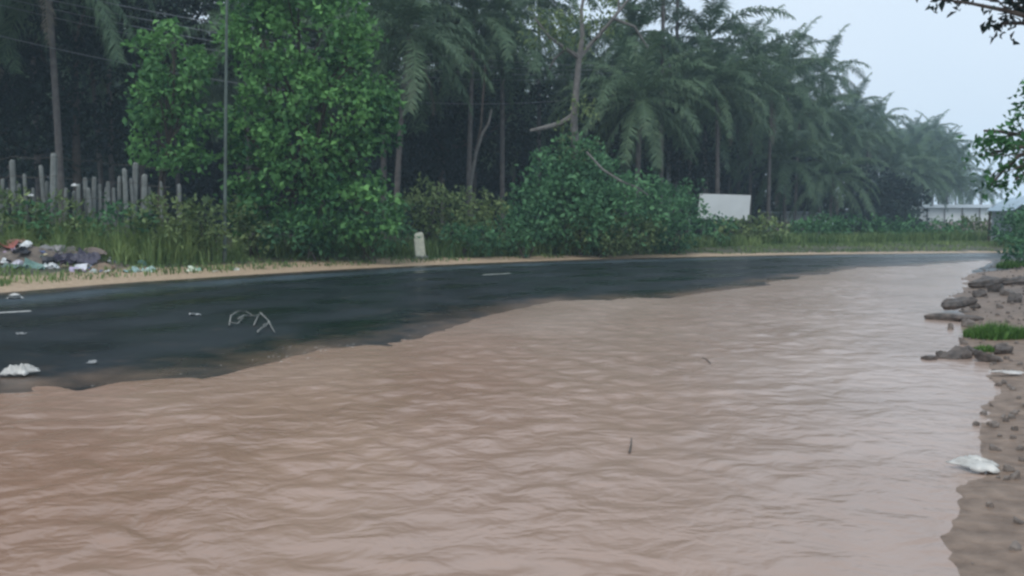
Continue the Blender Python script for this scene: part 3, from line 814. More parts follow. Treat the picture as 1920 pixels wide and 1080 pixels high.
# ------------------------------------------------------------------ vine-covered dead tree and its mound
YD = 31.0
b_ = np.array(at_ground(1082, YD))
root = empty('dead_tree', b_); setp(root, 'grey bare-limbed dead tree rising out of the vine mound', 'tree')
g = Geo()
def dp(px, py, Y=YD): return on_y(px, py, Y) - b_
g.tube([dp(1082, 470) , dp(1080, 330), dp(1076, 220), dp(1082, 150), dp(1086, 105)], [0.20, 0.16, 0.13, 0.115, 0.10], 8, jit=0.1)
g.mk('trunk', M['bark_pale'], root)
for pts, rr in (([(1086, 108), (1062, 92), (1030, 70), (1000, 30)], (.1, .08, .06, .03)), ([(1086, 108), (1092, 70), (1090, 20), (1100, -40)], (.11, .09, .07, .04)),
                ([(1086, 108), (1110, 80), (1150, 35), (1185, -10)], (.1, .08, .06, .04)), ([(1120, 72), (1160, 20), (1160, -20)], (.06, .05, .03)),
                ([(1078, 215), (1050, 232), (1020, 240), (994, 245)], (.11, .09, .08, .055)), ([(1150, 35), (1190, 50), (1215, 90)], (.05, .04, .02)), ([(1060, 92), (1040, 110), (1030, 130)], (.05, .04, .02))):
    g = Geo(); g.tube([dp(a, c, YD + random.uniform(-.3, .3) * (i > 0)) for i, (a, c) in enumerate(pts)], rr, 6, jit=0.15); g.mk('limb', M['bark_pale'], root)
rng = np.random.default_rng(55)
V, F, T, _ = foliage([blob(1086, 215, YD, 24, 40), blob(1080, 270, YD, 42, 45), blob(1060, 60, YD, 60, 40), blob(1010, 50, YD + .5, 45, 40), blob(1120, 30, YD + 1, 45, 30)], 1.7, 0.2, rng, 0.3, 14, 0.4, 0.3, 0.6)
mk('hanging_vine', V - b_, F, M['leaf_dry'], root, tint=T)
tree('vine_mound', 'mound of green creepers heaped around the foot of the dead tree', 'creeper', at_ground(1080, YD - 1), [blob(*q) for q in [
    (1075, 320, YD - .3, 62, 50), (1040, 350, YD - .6, 65, 60), (1110, 350, YD - .8, 70, 55), (1010, 400, YD - 1, 60, 55), (1080, 400, YD - 1.5, 90, 60), (1160, 400, YD - 1.2, 70, 55), (1090, 290, YD - .1, 35, 30)]],
    'leaf_bush', 320, 0.03, 0.3, 3.2, 0.19, lpc=22, clump=0.34, W=0.6, droop=0.3, twigs=20, shell=0.5, part='foliage', stems=4)
g = Geo(); q0 = at_ground(1200, YD - 1.9)
g.tube([on_y(*q) - np.array(q0) for q in ((1100, 285, YD - 1.6), (1130, 318, YD - 2), (1165, 340, YD - 2.2), (1195, 352, YD - 2.0), (1215, 366, YD - 1.5))], [.035, .04, .04, .035, .03], 6)
setp(g.mk('fallen_branch', M['bark_pale'], None, loc=q0), 'bare pale branch sloping down the right side of the vine mound', 'branch')

# pale forked trunk in the grove
b_ = np.array(at_ground(884, 38)); root = empty('forked_tree', b_); setp(root, 'pale thin forked trunk leaning in the dark grove', 'tree')
g = Geo(); g.tube([on_y(a, c, 38) - b_ for a, c in ((884, 470), (882, 350), (893, 285), (905, 250), (916, 232), (922, 205))], [.10, .085, .08, .07, .055, .035], 7, jit=.1); g.mk('trunk', M['bark_pale'], root)
g = Geo(); g.tube([on_y(a, c, 38.1) - b_ for a, c in ((893, 285), (902, 235), (905, 190), (910, 120))], [.07, .06, .05, .03], 6, jit=.1); g.mk('limb', M['bark_dark'], root)

# ------------------------------------------------------------------ fence of rough posts
fx = at_ground(160, 21.5)
fence = empty('post_fence', fx); setp(fence, 'fence of uneven weathered posts and wire in front of the dark grove', 'fence')
posts = [(12, 21.2, 352, 7), (36, 21.3, 345, 8), (60, 21.5, 352, 7), (90, 21.5, 340, 8), (138, 21.8, 358, 8), (168, 21.7, 352, 9), (186, 22, 345, 9), (214, 22, 352, 8), (229, 22.3, 345, 8), (246, 22.2, 334, 9), (283, 22.4, 350, 8), (4, 21, 335, 9), (23, 21, 300, 12), (47, 21.6, 326, 8), (78, 21.3, 310, 10), (101, 21.2, 287, 14), (126, 22, 352, 8), (148, 21.6, 345, 9), (160, 21.8, 333, 10), (177, 21.9, 332, 11), (196, 22, 350, 9),
         (206, 22, 340, 9), (222, 22.2, 330, 9), (237, 22.1, 316, 11), (254, 22.3, 305, 13), (270, 22.3, 327, 14), (298, 22.5, 340, 7), (334, 22.6, 345, 9)]
for k, (px, Y, tp, w) in enumerate(posts):
    q = np.array(at_ground(px, Y)); top = on_y(px + random.uniform(-4, 4), tp, Y)
    bt = q - (random.uniform(-.12, .12), 0, 0.3)
    R = w * .78 * Y / F_PX / 2
    g = Geo(); mid = (bt + top) / 2 + np.array([random.uniform(-.03, .03), 0, 0])
    tilt = np.array([random.uniform(-.4, .4) * R, 0, 0])
    g.tube(np.array([bt, mid, top - (0, 0, .06), top + tilt]) - fx, [R * 1.1, R * 1.05, R, R * .72], 6, jit=.12)
    g.mk('post', M['concrete'], fence)
for zo in (0.02, 0.5, 1.0):
    g = Geo()
    pp = [on_y(px, 288 + 0.10 * abs(px - 60), Y - .12) - (0, 0, zo) for px, Y in ((-40, 20.8), (23, 21), (101, 21.2), (177, 21.9), (254, 22.3), (334, 22.6))]
    Pth = []
    for i in range(len(pp) - 1):
        for tq in np.linspace(0, 1, 6)[:-1]: Pth.append(pp[i] * (1 - tq) + pp[i + 1] * tq - (0, 0, .05 * math.sin(math.pi * tq)))
    g.tube(np.array(Pth) - fx, 0.006, 4); g.mk('wire', M['wet_twig'], fence)

# ------------------------------------------------------------------ thin pole, power line
q = np.array(at_ground(419, 22)); top = on_y(426, -70, 22) - q
root = empty('thin_pole', q); setp(root, 'thin grey metal pole standing in front of the big leafy tree', 'pole')
g = Geo(); g.tube([(0, 0, -.2), top * .5, top], [.048, .042, .034], 8); g.mk('shaft', M['metal'], root)
g = Geo(); g.tube([(0, 0, -.05), (0, 0, .28)], [.085, .07], 8); g.mk('base_sleeve', M['concrete'], root)
g = Geo(); g.tube([top, top + (0, 0, .05)], [.045, .03], 8); g.mk('cap', M['metal'], root)

pole_a = np.array(at_ground(1252, 49)); hA = on_y(1252, 120, 49)[2] - pole_a[2]
pole_b = np.array(at_ground(-520, 23)); hB = 9.2
for q, h, lab in ((pole_a, hA, 'concrete power pole half hidden among the palms near the sky gap'), (pole_b, hB, 'concrete power pole outside the left edge carrying the wires')):
    root = empty('power_pole', q); setp(root, lab, 'power pole', 'power poles')
    g = Geo(); g.tube([(0, 0, -.3), (0, 0, h)], [.17, .10], 8); g.mk('shaft', M['concrete'], root)
    g = Geo(); g.box((0, 0, h - .35), (.10, 1.7, .10), rotz(0.6)); arm = g.mk('crossarm', M['metal'], root)
    for s in (-.75, -.25, .25, .75):
        o = rotz(0.6) @ np.array([0, s, 0]); g = Geo(); g.tube([o + (0, 0, h - .31), o + (0, 0, h - .17)], [.035, .045], 7); g.mk('insulator', M['stone_paint'], arm)
for k, s in enumerate((-.75, -.25, .25, .75, 0)):
    o = rotz(0.6) @ np.array([0, s, 0]); dz = -.17 if k < 4 else -1.2
    a, c = pole_b + o + (0, 0, hB + dz), pole_a + o + (0, 0, hA + dz)
    Pth = [a * (1 - tq) + c * tq - np.array([0, 0, (1.3 + .25 * k) * 4 * tq * (1 - tq)]) for tq in np.linspace(0, 1, 40)]
    g = Geo(); g.tube(np.array(Pth) - a, 0.014, 4)
    setp(g.mk('power_line', M['wire'], None, loc=a), ['power wire nearest the road of the upper set', 'second power wire from the road of the upper set', 'third power wire from the road of the upper set', 'power wire farthest from the road of the upper set', 'single lowest power wire sagging below the others'][k], 'power line', 'power wires above the far verge')

# ------------------------------------------------------------------ marker stone, white board
q = np.array(at_ground(788, 26.2)); tz = on_y(786, 436, 26.2)[2] - q[2]
root = empty('marker_stone', q); setp(root, 'small white limewashed marker stone at the grassy edge of the road', 'marker stone')
g = Geo(); w, d_ = .15, .11
g.add([(sx * w * 1.06, sy * d_, -.2) for sx in (-1, 1) for sy in (-1, 1)] + [(sx * w, sy * d_ * .95, tz - .07) for sx in (-1, 1) for sy in (-1, 1)] + [(sx * w * .78, sy * d_ * .7, tz + .01 * sx) for sx in (-1, 1) for sy in (-1, 1)],
      [(0, 2, 6, 4), (2, 3, 7, 6), (3, 1, 5, 7), (1, 0, 4, 5), (4, 6, 10, 8), (6, 7, 11, 10), (7, 5, 9, 11), (5, 4, 8, 9), (8, 10, 11, 9)])
o = g.mk('stone', M['stone_paint'], root); o.rotation_euler = (0, math.radians(-5), math.radians(14))
g = Geo(); g.box((0, 0, .02), (.44, .36, .16)); o = g.mk('footing', M['concrete'], root); o.rotation_euler = (0, 0, math.radians(14))

YG = 39.0
a, c = on_y(1313, 363, YG), on_y(1408, 366, YG + 1.2); e = on_y(1404, 414, YG + 1.2); f_ = on_y(1308, 411, YG)
q = np.array(at_ground(1360, YG + .6)); root = empty('sign_board', q); setp(root, 'blank white sheet board on posts behind the bushes', 'sign')
nrm = unit(np.cross(c - a, f_ - a)) * .03
g = Geo(); g.add(np.array([a, c, e, f_, a + nrm, c + nrm, e + nrm, f_ + nrm]) - q, [(0, 1, 2, 3), (7, 6, 5, 4), (0, 4, 5, 1), (1, 5, 6, 2), (2, 6, 7, 3), (3, 7, 4, 0)]); g.mk('panel', M['sign'], root)
for t_ in (.2, .8):
    tp = a * (1 - t_) + c * t_ + nrm * 2.4; bt = tp.copy(); bt[2] = q[2] - .2
    g = Geo(); g.tube(np.array([bt, tp]) - q, .045, 6); g.mk('post', M['metal'], root)

# ------------------------------------------------------------------ far sheds and the tarpaulin stall
def shed(px0, px1, py_top, py_bot, Y, lab, wallmat, nb, roof_h=.5):
    xa, xb = X_at(px0, Y), X_at(px1, Y); q = np.array([(xa + xb) / 2, Y, gz((xa + xb) / 2, Y)])
    zt = on_y(px0, py_top, Y)[2] - q[2]; w = xb - xa; dp_ = 5.0
    zb = on_y(px0, py_bot, Y)[2] - q[2]
    root = empty('shed', q); setp(root, lab, 'building', 'low pale sheds beyond the bend')
    g = Geo(); g.box((0, dp_ / 2, zt / 2), (w, dp_, zt)); g.mk('wall', M[wallmat], root)
    g = Geo(); g.box((0, -.04, zb / 2), (w + .02, .08, zb)); g.mk('plinth', M['pink_wall'], root)
    g = Geo(); g.add([(-w / 2 - .3, -.5, zt + .02), (w / 2 + .3, -.5, zt + .02), (w / 2 + .3, dp_ + .3, zt + .02), (-w / 2 - .3, dp_ + .3, zt + .02), (-w / 2 - .3, dp_ / 2, zt + roof_h), (w / 2 + .3, dp_ / 2, zt + roof_h)],
                     [(0, 1, 5, 4), (2, 3, 4, 5), (0, 4, 3), (1, 2, 5), (0, 3, 2, 1)]); g.mk('roof', M['roof'], root)
    for k in range(nb):
        x = -w / 2 + w * (k + .5) / nb
        g = Geo(); g.tube([(x, -.35, -.1), (x, -.35, zt)], .07, 6); g.mk('post', M['bark_dark'], root)
shed(1686, 1882, 390, 416, 104, 'long low whitewashed shed seen under the palms at the right', 'white_wall', 6)
shed(1446, 1530, 401, 416, 70, 'small white shed glimpsed under the palms right of the board', 'white_wall', 3, .25)

YT = 41.5; xa = X_at(1878, YT); q = np.array([xa + 2.2, YT, gz(xa + 2.2, YT)])
root = empty('stall', q); setp(root, 'roadside stall with pale blue tarpaulin roof at the right edge', 'stall')
tz = on_y(1900, 366, YT)[2] - q[2]
V, F, ns = [], [], 12
for i in range(ns + 1):
    s = i / ns; x = -2.3 + 4.6 * s; z_ = tz - .75 * (abs(2 * s - 1) ** 2.6)
    for j in range(5): V.append((x, -1.2 + .6 * j + .02 * math.sin(i), z_ - .05 * math.sin(math.pi * j / 4)))
F = [(i * 5 + j, i * 5 + j + 1, i * 5 + j + 6, i * 5 + j + 5) for i in range(ns) for j in range(4)]
o = mk('tarpaulin_roof', V, F, M['tarp'], root); md = o.modifiers.new('thick', 'SOLIDIFY'); md.thickness = .02
for x in (-2.2, 2.2):
    for y in (-1.1, 1.1):
        g = Geo(); g.tube([(x, y, -.2), (x + .02, y, (tz - .7) * .6), (x * .99, y, tz - .68)], .05, 6); g.mk('post', M['bark_dark'], root)
g = Geo(); g.box((0, 1.05, .95), (4.2, .03, 1.9)); g.mk('back_sheet', M['roof'], root)
g = Geo(); g.box((0, -.7, .45), (3.6, .6, .9)); g.mk('counter', M['concrete'], root)

# ------------------------------------------------------------------ grass and weeds of the far verge
def blades(Q, hgt, rng, width=0.02, lean=0.35):
    N = len(Q); zz = fields(Q)[1]
    base = np.column_stack([Q, zz - .02])
    az = rng.random(N) * 6.283; d = np.column_stack([np.cos(az), np.sin(az), np.zeros(N)])
    sd = np.column_stack([-np.sin(az + rng.normal(0, .6, N)), np.cos(az), np.zeros(N)])
    h = np.broadcast_to(hgt, (N,))[:, None] * rng.uniform(.55, 1.2, (N, 1)); w = np.broadcast_to(width, (N,))[:, None]
    ln = np.abs(rng.normal(0, lean, (N, 1)))
    up = np.array([0, 0, 1.0])
    mid = base + up * h * .55 + d * h * ln * .35; tip = base + up * h * (1 - .25 * ln) + d * h * ln
    V = np.stack([base - sd * w, base + sd * w, mid + sd * w * .8, mid - sd * w * .8, tip], 1).reshape(-1, 3)
    b0 = np.arange(N)[:, None] * 5
    F = np.concatenate([b0 + [0, 1, 2], b0 + [0, 2, 3], b0 + [3, 2, 4]], 0)
    return V, F
rng = np.random.default_rng(70)
def verge_pts(n, u0, u1, smin, smax, power=1.0):
    si = rng.integers(smin, smax, n); uo = u0 + (u1 - u0) * rng.random(n) ** power
    return EDGE[si] + NOR[si] * uo[:, None] + rng.normal(0, .1, (n, 2))
s_vis0, s_vis1 = 110, 110 + len(C) + 40
Q1 = verge_pts(30000, 1.0, 6.5, s_vis0 - 20, s_vis1)
Q1 = Q1[(vnoise(Q1[:, 0] * 1.3, Q1[:, 1] * 1.3) + .25 * rng.random(len(Q1))) > .45]
V1, F1 = blades(Q1, .11 + .10 * vnoise(Q1[:, 0], Q1[:, 1]), rng, .016, .6)
T1 = np.repeat(np.clip(.35 + .5 * fbm(Q1[:, 0] * .8, Q1[:, 1] * .8) + rng.normal(0, .15, len(Q1)), 0, 1), 5)
setp(mk('verge_grass', V1, F1, M['grass'], tint=T1), 'short green grass along the far edge of the road', 'grass', kind='stuff')
# tall grass in front of the fence
N = 13000
px = rng.uniform(-120, 470, N); Yq = rng.uniform(19.2, 21.8, N) + (px > 200) * rng.uniform(0, 1.2, N)
Q2 = np.column_stack([(px - 960) / F_PX * Yq, Yq])
kq = fields(Q2)[0] > 2.3 + .5 * rng.random(N); px, Yq, Q2 = px[kq], Yq[kq], Q2[kq]; N = len(px)
h2 = 1.0 * (.25 + 1.0 * vnoise(px * .045, Yq * 1.5)) * (.6 + .5 * sstep(19, 21, Yq)) * (.4 + .6 * sstep(470, 380, px))
V2, F2 = blades(Q2, h2, rng, .014, .5)
T2 = np.repeat(np.clip(.5 + .6 * fbm(px * .012, Yq * .6) + rng.normal(0, .2, N), 0, 1), 5)
setp(mk('tall_grass', V2, F2, M['grass'], tint=T2), 'tall wild grass growing up against the post fence', 'grass', kind='stuff')
# weeds along hedge foot to the right
N = 12000
px = rng.uniform(440, 1900, N); d0 = np.interp(px, [440, 800, 1000, 1200, 1400, 1900], [23, 26.5, 28.5, 32, 36, 44]); Yq = d0 + rng.uniform(0, 3.5, N)
Q3 = np.column_stack([(px - 960) / F_PX * Yq, Yq]); Q3 = Q3[fields(Q3)[0] > 1.6]
V3, F3 = blades(Q3, .55, rng, .022, .45)
T3 = np.repeat(np.clip(.35 + .5 * fbm(Q3[:, 0], Q3[:, 1]) + rng.normal(0, .15, len(Q3)), 0, 1), 5)
setp(mk('weeds', V3, F3, M['grass'], tint=T3), 'knee high weeds at the foot of the roadside bushes', 'weeds', kind='stuff')

# ------------------------------------------------------------------ rubbish
def crumple(seed, s, sub=2, amp=.35):
    import bmesh
    bm = bmesh.new(); bmesh.ops.create_icosphere(bm, subdivisions=sub, radius=1)
    V = np.array([v.co[:] for v in bm.verts]); F = [tuple(v.index for v in f.verts) for f in bm.faces]; bm.free()
    r = np.random.default_rng(seed)
    k = 1 + amp * (np.sin(V @ r.normal(0, 2.6, 3) + r.random() * 6) + .6 * np.sin(V @ r.normal(0, 5, 3) + r.random() * 6)) + r.normal(0, amp * .22, len(V))
    V = V * k[:, None] * np.asarray(s)
    V[:, 2] = np.where(V[:, 2] < 0, V[:, 2] * .45, V[:, 2])
    return V - (0, 0, V[:, 2].min() * .6), F
def sheet(seed, lx, ly, n=7, amp=.3):
    r = np.random.default_rng(seed); V = []
    k1, k2 = r.normal(0, 3.5, 2), r.normal(0, 6, 2); ph = r.random(2) * 6
    for i in range(n):
        for j in range(n):
            a, c = i / (n - 1) - .5, j / (n - 1) - .5
            z_ = amp * lx * (.5 + .5 * math.sin(k1 @ (a * 2, c * 2) + ph[0])) * (.6 + .4 * math.sin(k2 @ (a * 2, c * 2) + ph[1]))
            V.append((a * lx * r.uniform(.85, 1.1), c * ly * r.uniform(.85, 1.1), z_ + .01))
    return np.array(V), [(i * n + j, i * n + j + 1, (i + 1) * n + j + 1, (i + 1) * n + j)[::-1] for i in range(n - 1) for j in range(n - 1)]
def film(seed, lx, ly, amp=.12, n=15):
    r = np.random.default_rng(seed); V = []; ph = r.random(8) * 6.28; kk = r.normal(0, 7, (4, 2))
    for i in range(n):
        for j in range(n):
            a, c = i / (n - 1) * 2 - 1, j / (n - 1) * 2 - 1
            m_ = max(abs(a), abs(c)); l_ = math.hypot(a, c) + 1e-6; th = math.atan2(c, a)
            rr_ = m_ * (.72 + .22 * math.sin(2 * th + ph[0]) + .16 * math.sin(3 * th + ph[1]) + .12 * math.sin(5 * th + ph[2]) + .07 * math.sin(9 * th + ph[3]))
            x, y = a / l_ * rr_, c / l_ * rr_
            z_ = sum(abs(math.sin(kk[q] @ (x, y) + ph[4 + q])) / (1 + q) for q in range(4)) * amp * lx * .5
            V.append((x * lx / 2, y * ly / 2, z_ * (1.05 - .75 * m_ ** 2) + .006 + r.normal(0, .012 * amp * lx)))
    return np.array(V), [(i * n + j, i * n + j + 1, (i + 1) * n + j + 1, (i + 1) * n + j)[::-1] for i in range(n - 1) for j in range(n - 1)]
def solid(o, th=.006):
    md = o.modifiers.new('thick', 'SOLIDIFY'); md.thickness = th; return o
RUB = {}
def rmat(col):
    if col not in RUB: RUB[col] = plain('rubbish_%d' % len(RUB), col, .55, .22, 7, .15)
    return RUB[col]
# the low heap of earth the rubbish lies on
q = np.array(at_ground(70, 19.4)); n_ = 26; V = []
A_, C_ = [k_.ravel() for k_ in np.meshgrid(np.linspace(-1, 1, n_), np.linspace(-1, 1, n_), indexing='ij')]
hx, hy = A_ * 2.5, C_ * 1.1
hh = np.maximum(0, 1 - (A_ ** 2 + C_ ** 2)) * (.44 - .2 * A_) * (1 + .5 * fbm(hx * 2.2, hy * 2.2)) - .08
V = np.column_stack([hx, hy, fields(np.column_stack([hx + q[0], hy + q[1]]))[1] - q[2] + hh])
heap_V = np.array(V)
heap = mk('rubbish_heap', V, [(i * n_ + j, (i + 1) * n_ + j, (i + 1) * n_ + j + 1, i * n_ + j + 1) for i in range(n_ - 1) for j in range(n_ - 1)], plain('heap_earth', (.13, .105, .085), .85, .4, 9, .8), None, smooth=True, loc=q)
setp(heap, 'low heap of brown earth and refuse beside the far road edge', 'heap')
def heap_z(x, y):
    i = np.argmin((heap_V[:, 0] + q_heap[0] - x) ** 2 + (heap_V[:, 1] + q_heap[1] - y) ** 2)
    inb = abs(x - q_heap[0]) < 2.5 and abs(y - q_heap[1]) < 1.1
    return max(gz(x, y), heap_V[i, 2] + q_heap[2]) if inb else gz(x, y)
q_heap = q
W_, K_, G_, B_, P_, R_, Y_, BR_ = (.62, .63, .63), (.02, .02, .026), (.14, .24, .21), (.10, .13, .24), (.30, .22, .30), (.30, .09, .07), (.52, .45, .28), (.22, .15, .10)
ITEMS = [
 # name, px, Y, size(m), colour, form, label
 ('plastic_bag', 4, 18.5, .26, W_, 'b', 'white crumpled bag at the left end of the rubbish'),
 ('plastic_bag', 28, 18.4, .22, (.52, .5, .56), 'b', 'lilac white bag second from the left end of the rubbish'),
 ('plastic_bag', 48, 18.9, .24, W_, 'b', 'white rounded bag on top of the black one in the heap'),
 ('plastic_bag', 40, 18.7, .32, K_, 'b', 'black bin bag near the left end of the heap'),
 ('plastic_bag', 88, 18.5, .34, K_, 'b', 'black bin bag in the middle of the heap front'),
 ('plastic_bag', 120, 18.8, .40, (.04, .035, .06), 's', 'dark purple plastic sheet spread over the heap'),
 ('plastic_bag', 160, 18.9, .42, (.05, .045, .07), 's', 'dark sheet at the right end of the heap'),
 ('plastic_bag', 78, 18.2, .22, W_, 's', 'white scrap of plastic in front of the black bag'),
 ('plastic_bag', 98, 18.3, .26, W_, 'b', 'white bag right of the white plastic scrap'),
 ('plastic_bag', 148, 18.2, .30, (.70, .70, .74), 's', 'bright white folded plastic at the right front of the heap'),
 ('plastic_bag', 136, 18.1, .20, (.42, .36, .5), 'b', 'small violet bag beside the bright white folded plastic'),
 ('plastic_bag', 168, 18.2, .18, (.40, .44, .42), 'b', 'pale grey bag right of the bright white plastic'),
 ('cardboard', 190, 18.7, .34, BR_, 's', 'brown cardboard piece at the right end of the heap'),
 ('cardboard', 175, 19.3, .38, (.16, .12, .10), 's', 'dark brown cardboard behind the heap end'),
 ('cloth', 12, 19.2, .34, R_, 's', 'reddish brown cloth on the upper left of the heap'),
 ('cloth', 30, 19.5, .30, (.34, .20, .15), 's', 'orange brown rag at the top of the heap'),
 ('plastic_bag', 22, 19.5, .18, (.6, .52, .46), 'b', 'cream bag high on the left side of the heap'),
 ('plastic_bag', 5, 19.7, .2, (.5, .36, .30), 'b', 'pinkish bag at the top left corner of the heap'),
 ('sack', 95, 19.3, .42, (.20, .19, .19), 'b', 'grey sack half buried in the middle of the heap'),
 ('sack', 130, 19.6, .40, (.17, .16, .14), 'b', 'dull brown sack at the back of the heap'),
 ('plastic_bag', 60, 18.0, .36, G_, 's', 'green plastic sheet along the left foot of the heap'),
 ('plastic_bag', 25, 17.9, .40, (.13, .19, .17), 's', 'dull green plastic at the left foot of the heap'),
 ('plastic_bag', 236, 18.7, .22, (.26, .40, .40), 's', 'pale teal plastic scrap right of the heap'),
 ('plastic_bag', 252, 18.9, .26, (.30, .42, .40), 'b', 'teal bag lying in the grass right of the heap'),
 ('plastic_bag', 278, 19.1, .24, (.34, .45, .42), 's', 'light teal scrap farthest right of the teal scraps'),
 ('plastic_bag', 262, 19.8, .26, (.08, .17, .14), 'b', 'dark green bag behind the teal scraps'),
 ('plastic_bag', 356, 19.8, .22, (.55, .62, .50), 'b', 'pale bag alone in the grass left of the pole'),
 ('plastic_bag', 366, 20.0, .2, (.20, .34, .25), 's', 'green scrap beside the pale bag left of the pole'),
 ('paper_scrap', 398, 20.0, .15, (.5, .5, .42), 's', 'small pale scrap nearest the foot of the thin pole'),
 ('paper_scrap', 440, 20.6, .14, (.48, .5, .44), 's', 'small pale scrap just right of the thin pole'),
 ('paper_scrap', 60, 20.9, .14, W_, 'b', 'white scrap caught in the tall grass before the fence'),
 ('paper_scrap', 143, 21.0, .13, W_, 'b', 'white scrap caught high among the fence posts'),
]
for k, (nm, px, Y, sz, col, form, lab) in enumerate(ITEMS):
    x = X_at(px, Y); z_ = heap_z(x, Y)
    if 'caught' in lab: z_ = on_y(px, 367 if px < 100 else 348, Y)[2]
    r = random.Random(k)
    if form == 'b': V, F = crumple(500 + k, (sz * .55, sz * .42, sz * .38)); o = mk(nm, V, F, rmat(col), None, loc=(x, Y, z_ - .02), rot=(0, 0, r.random() * 6))
    else: V, F = sheet(500 + k, sz * 1.25, sz, 7, .35); o = solid(mk(nm, V, F, rmat(col), None, loc=(x, Y, z_), rot=(r.uniform(.1, .45), r.uniform(-.2, .2), r.uniform(-.6, .6))))
    setp(o, lab, 'rubbish' if nm != 'sack' else 'sack', 'rubbish by the far road edge')
for k in range(46):
    px = random.uniform(-10, 215); Y = random.uniform(17.9, 19.8); x = X_at(px, Y); z_ = heap_z(x, Y)
    V, F = sheet(700 + k, random.uniform(.07, .16), random.uniform(.05, .12), 4, .4)
    o = solid(mk('litter_scrap', V, F, rmat(random.choice([W_, W_, K_, G_, B_, P_, R_, Y_, BR_])), None, loc=(x, Y, z_ + .01), rot=(random.uniform(-.5, .5), random.uniform(-.5, .5), random.random() * 6)))
    setp(o, 'tiny scrap of litter scattered over the rubbish heap', 'litter', 'tiny scraps on the rubbish heap')

# litter on the wet road
def on_road(px, py): q = on_z(px, py, .03); return (q[0], q[1], gz(q[0], q[1]) + .008)
V, F = film(41, .36, .20, .30); solid(setp(mk('plastic_bag', V, F, M['white_plastic'], None, loc=on_road(38, 700), rot=(.1, 0, .15), smooth=True), 'white plastic bag lying on the dark road at the left', 'rubbish', 'litter on the road'))
V, F = crumple(42, (.12, .08, .06)); setp(mk('paper_scrap', V, F, M['white_plastic'], None, loc=on_road(28, 565)), 'white scrap near the far edge of the road at left', 'rubbish', 'litter on the road')
V, F = sheet(43, .14, .08, 5, .25); solid(setp(mk('paper_scrap', V, F, rmat((.4, .42, .42)), None, loc=on_road(366, 593)), 'small grey scrap on the road left of the twig tangle', 'rubbish', 'litter on the road'))
V, F = sheet(44, .10, .06, 5, .25); solid(setp(mk('paper_scrap', V, F, rmat((.24, .25, .25)), None, loc=on_road(40, 629)), 'dim grey scrap on the road above the white plastic bag', 'rubbish', 'litter on the road'))
V, F = sheet(45, .08, .05, 5, .3); solid(setp(mk('paper_scrap', V, F, rmat((.24, .25, .25)), None, loc=on_road(173, 679)), 'tiny scrap on the road right of the white plastic bag', 'rubbish', 'litter on the road'))
q = np.array(on_road(470, 612)); g = Geo()
for pts in ([(430, 614), (433, 600), (447, 592), (462, 589), (474, 594)], [(447, 606), (458, 600), (468, 595), (480, 598), (492, 590)], [(476, 612), (482, 600), (486, 592)], [(488, 594), (498, 600), (506, 606)], [(494, 616), (502, 612), (504, 606), (508, 616), (515, 624)], [(430, 612), (445, 610), (456, 603)], [(483, 626), (490, 620), (500, 618)]):
    pp = [np.array(on_road(a, c)) - q + (0, 0, random.uniform(.015, .06)) for a, c in pts]
    g.tube(pp, np.linspace(.009, .004, len(pp)), 5, jit=.3)
setp(g.mk('twig_tangle', M['twig'], None, loc=q), 'pale tangle of twigs lying on the dark road', 'twigs')

# ------------------------------------------------------------------ near bank on the right: broken slabs, stones, grass, plastic
def slab(seed, lx, ly, h, k=9):
    r = np.random.default_rng(seed); A = (np.arange(k) + r.uniform(-.42, .42, k)) * 2 * math.pi / k
    R = r.uniform(.62, 1.15, k); V = []; tx, ty = r.normal(0, .35, 2)
    for lv, (z_, s) in enumerate(((-h * .5, .9), (-h * .05, 1.0), (h * .32, .95), (h * .5, .74))):
        for i in range(k):
            x, y = math.cos(A[i]) * R[i] * lx / 2 * s * r.uniform(.88, 1.08), math.sin(A[i]) * R[i] * ly / 2 * s * r.uniform(.88, 1.08)
            V.append((x, y, z_ + r.normal(0, h * .11) + (lv > 0) * h * (tx * x / lx + ty * y / ly) * 1.4))
    F = [(l * k + i, l * k + (i + 1) % k, (l + 1) * k + (i + 1) % k, (l + 1) * k + i) for l in range(3) for i in range(k)]
    V.append((r.normal(0, .1) * lx, r.normal(0, .1) * ly, h * .5 + r.normal(0, h * .12)))
    F += [tuple(range(k - 1, -1, -1))] + [(3 * k + i, 3 * k + (i + 1) % k, 4 * k) for i in range(k)]
    return np.array(V), F
def bank_thing(name, px, py, seed, lx, ly, h, lab, cat, rot, mat, dz=0, grp='broken slabs on the near bank'):
    q = on_z(px, py, 0.03); z_ = max(gz(q[0], q[1]), 0)
    V, F = slab(seed, lx, ly, h)
    setp(mk(name, V, F, M[mat], None, loc=(q[0], q[1], z_ + h * .25 + dz), rot=rot), lab, cat, grp)
bank_thing('rubble_chunk', 1850, 539, 1, .80, .5, .13, 'tilted dark slab farthest up the right bank', 'slab', (.1, -.24, .3), 'slab', .07)
bank_thing('rubble_chunk', 1905, 536, 2, .85, .5, .12, 'dark slab at the right edge beside the farthest tilted slab', 'slab', (.05, -.06, -.2), 'slab', .03)
bank_thing('rubble_chunk', 1795, 582, 3, .58, .36, .09, 'upper of the two stacked dark slabs jutting into the water', 'slab', (.08, -.10, .2), 'slab', .12)
bank_thing('rubble_chunk', 1790, 596, 4, .66, .42, .10, 'lower of the two stacked dark slabs at the water line', 'slab', (-.05, .02, -.3), 'slab', .0)
bank_thing('rubble_chunk', 1745, 668, 5, .17, .12, .05, 'small dark slab tip farthest out in the near water', 'slab', (0, -.05, .3), 'slab')
bank_thing('rubble_chunk', 1797, 666, 6, .36, .22, .09, 'dark broken slab low in the water below the grass tuft', 'slab', (.1, -.05, .1), 'slab', .01)
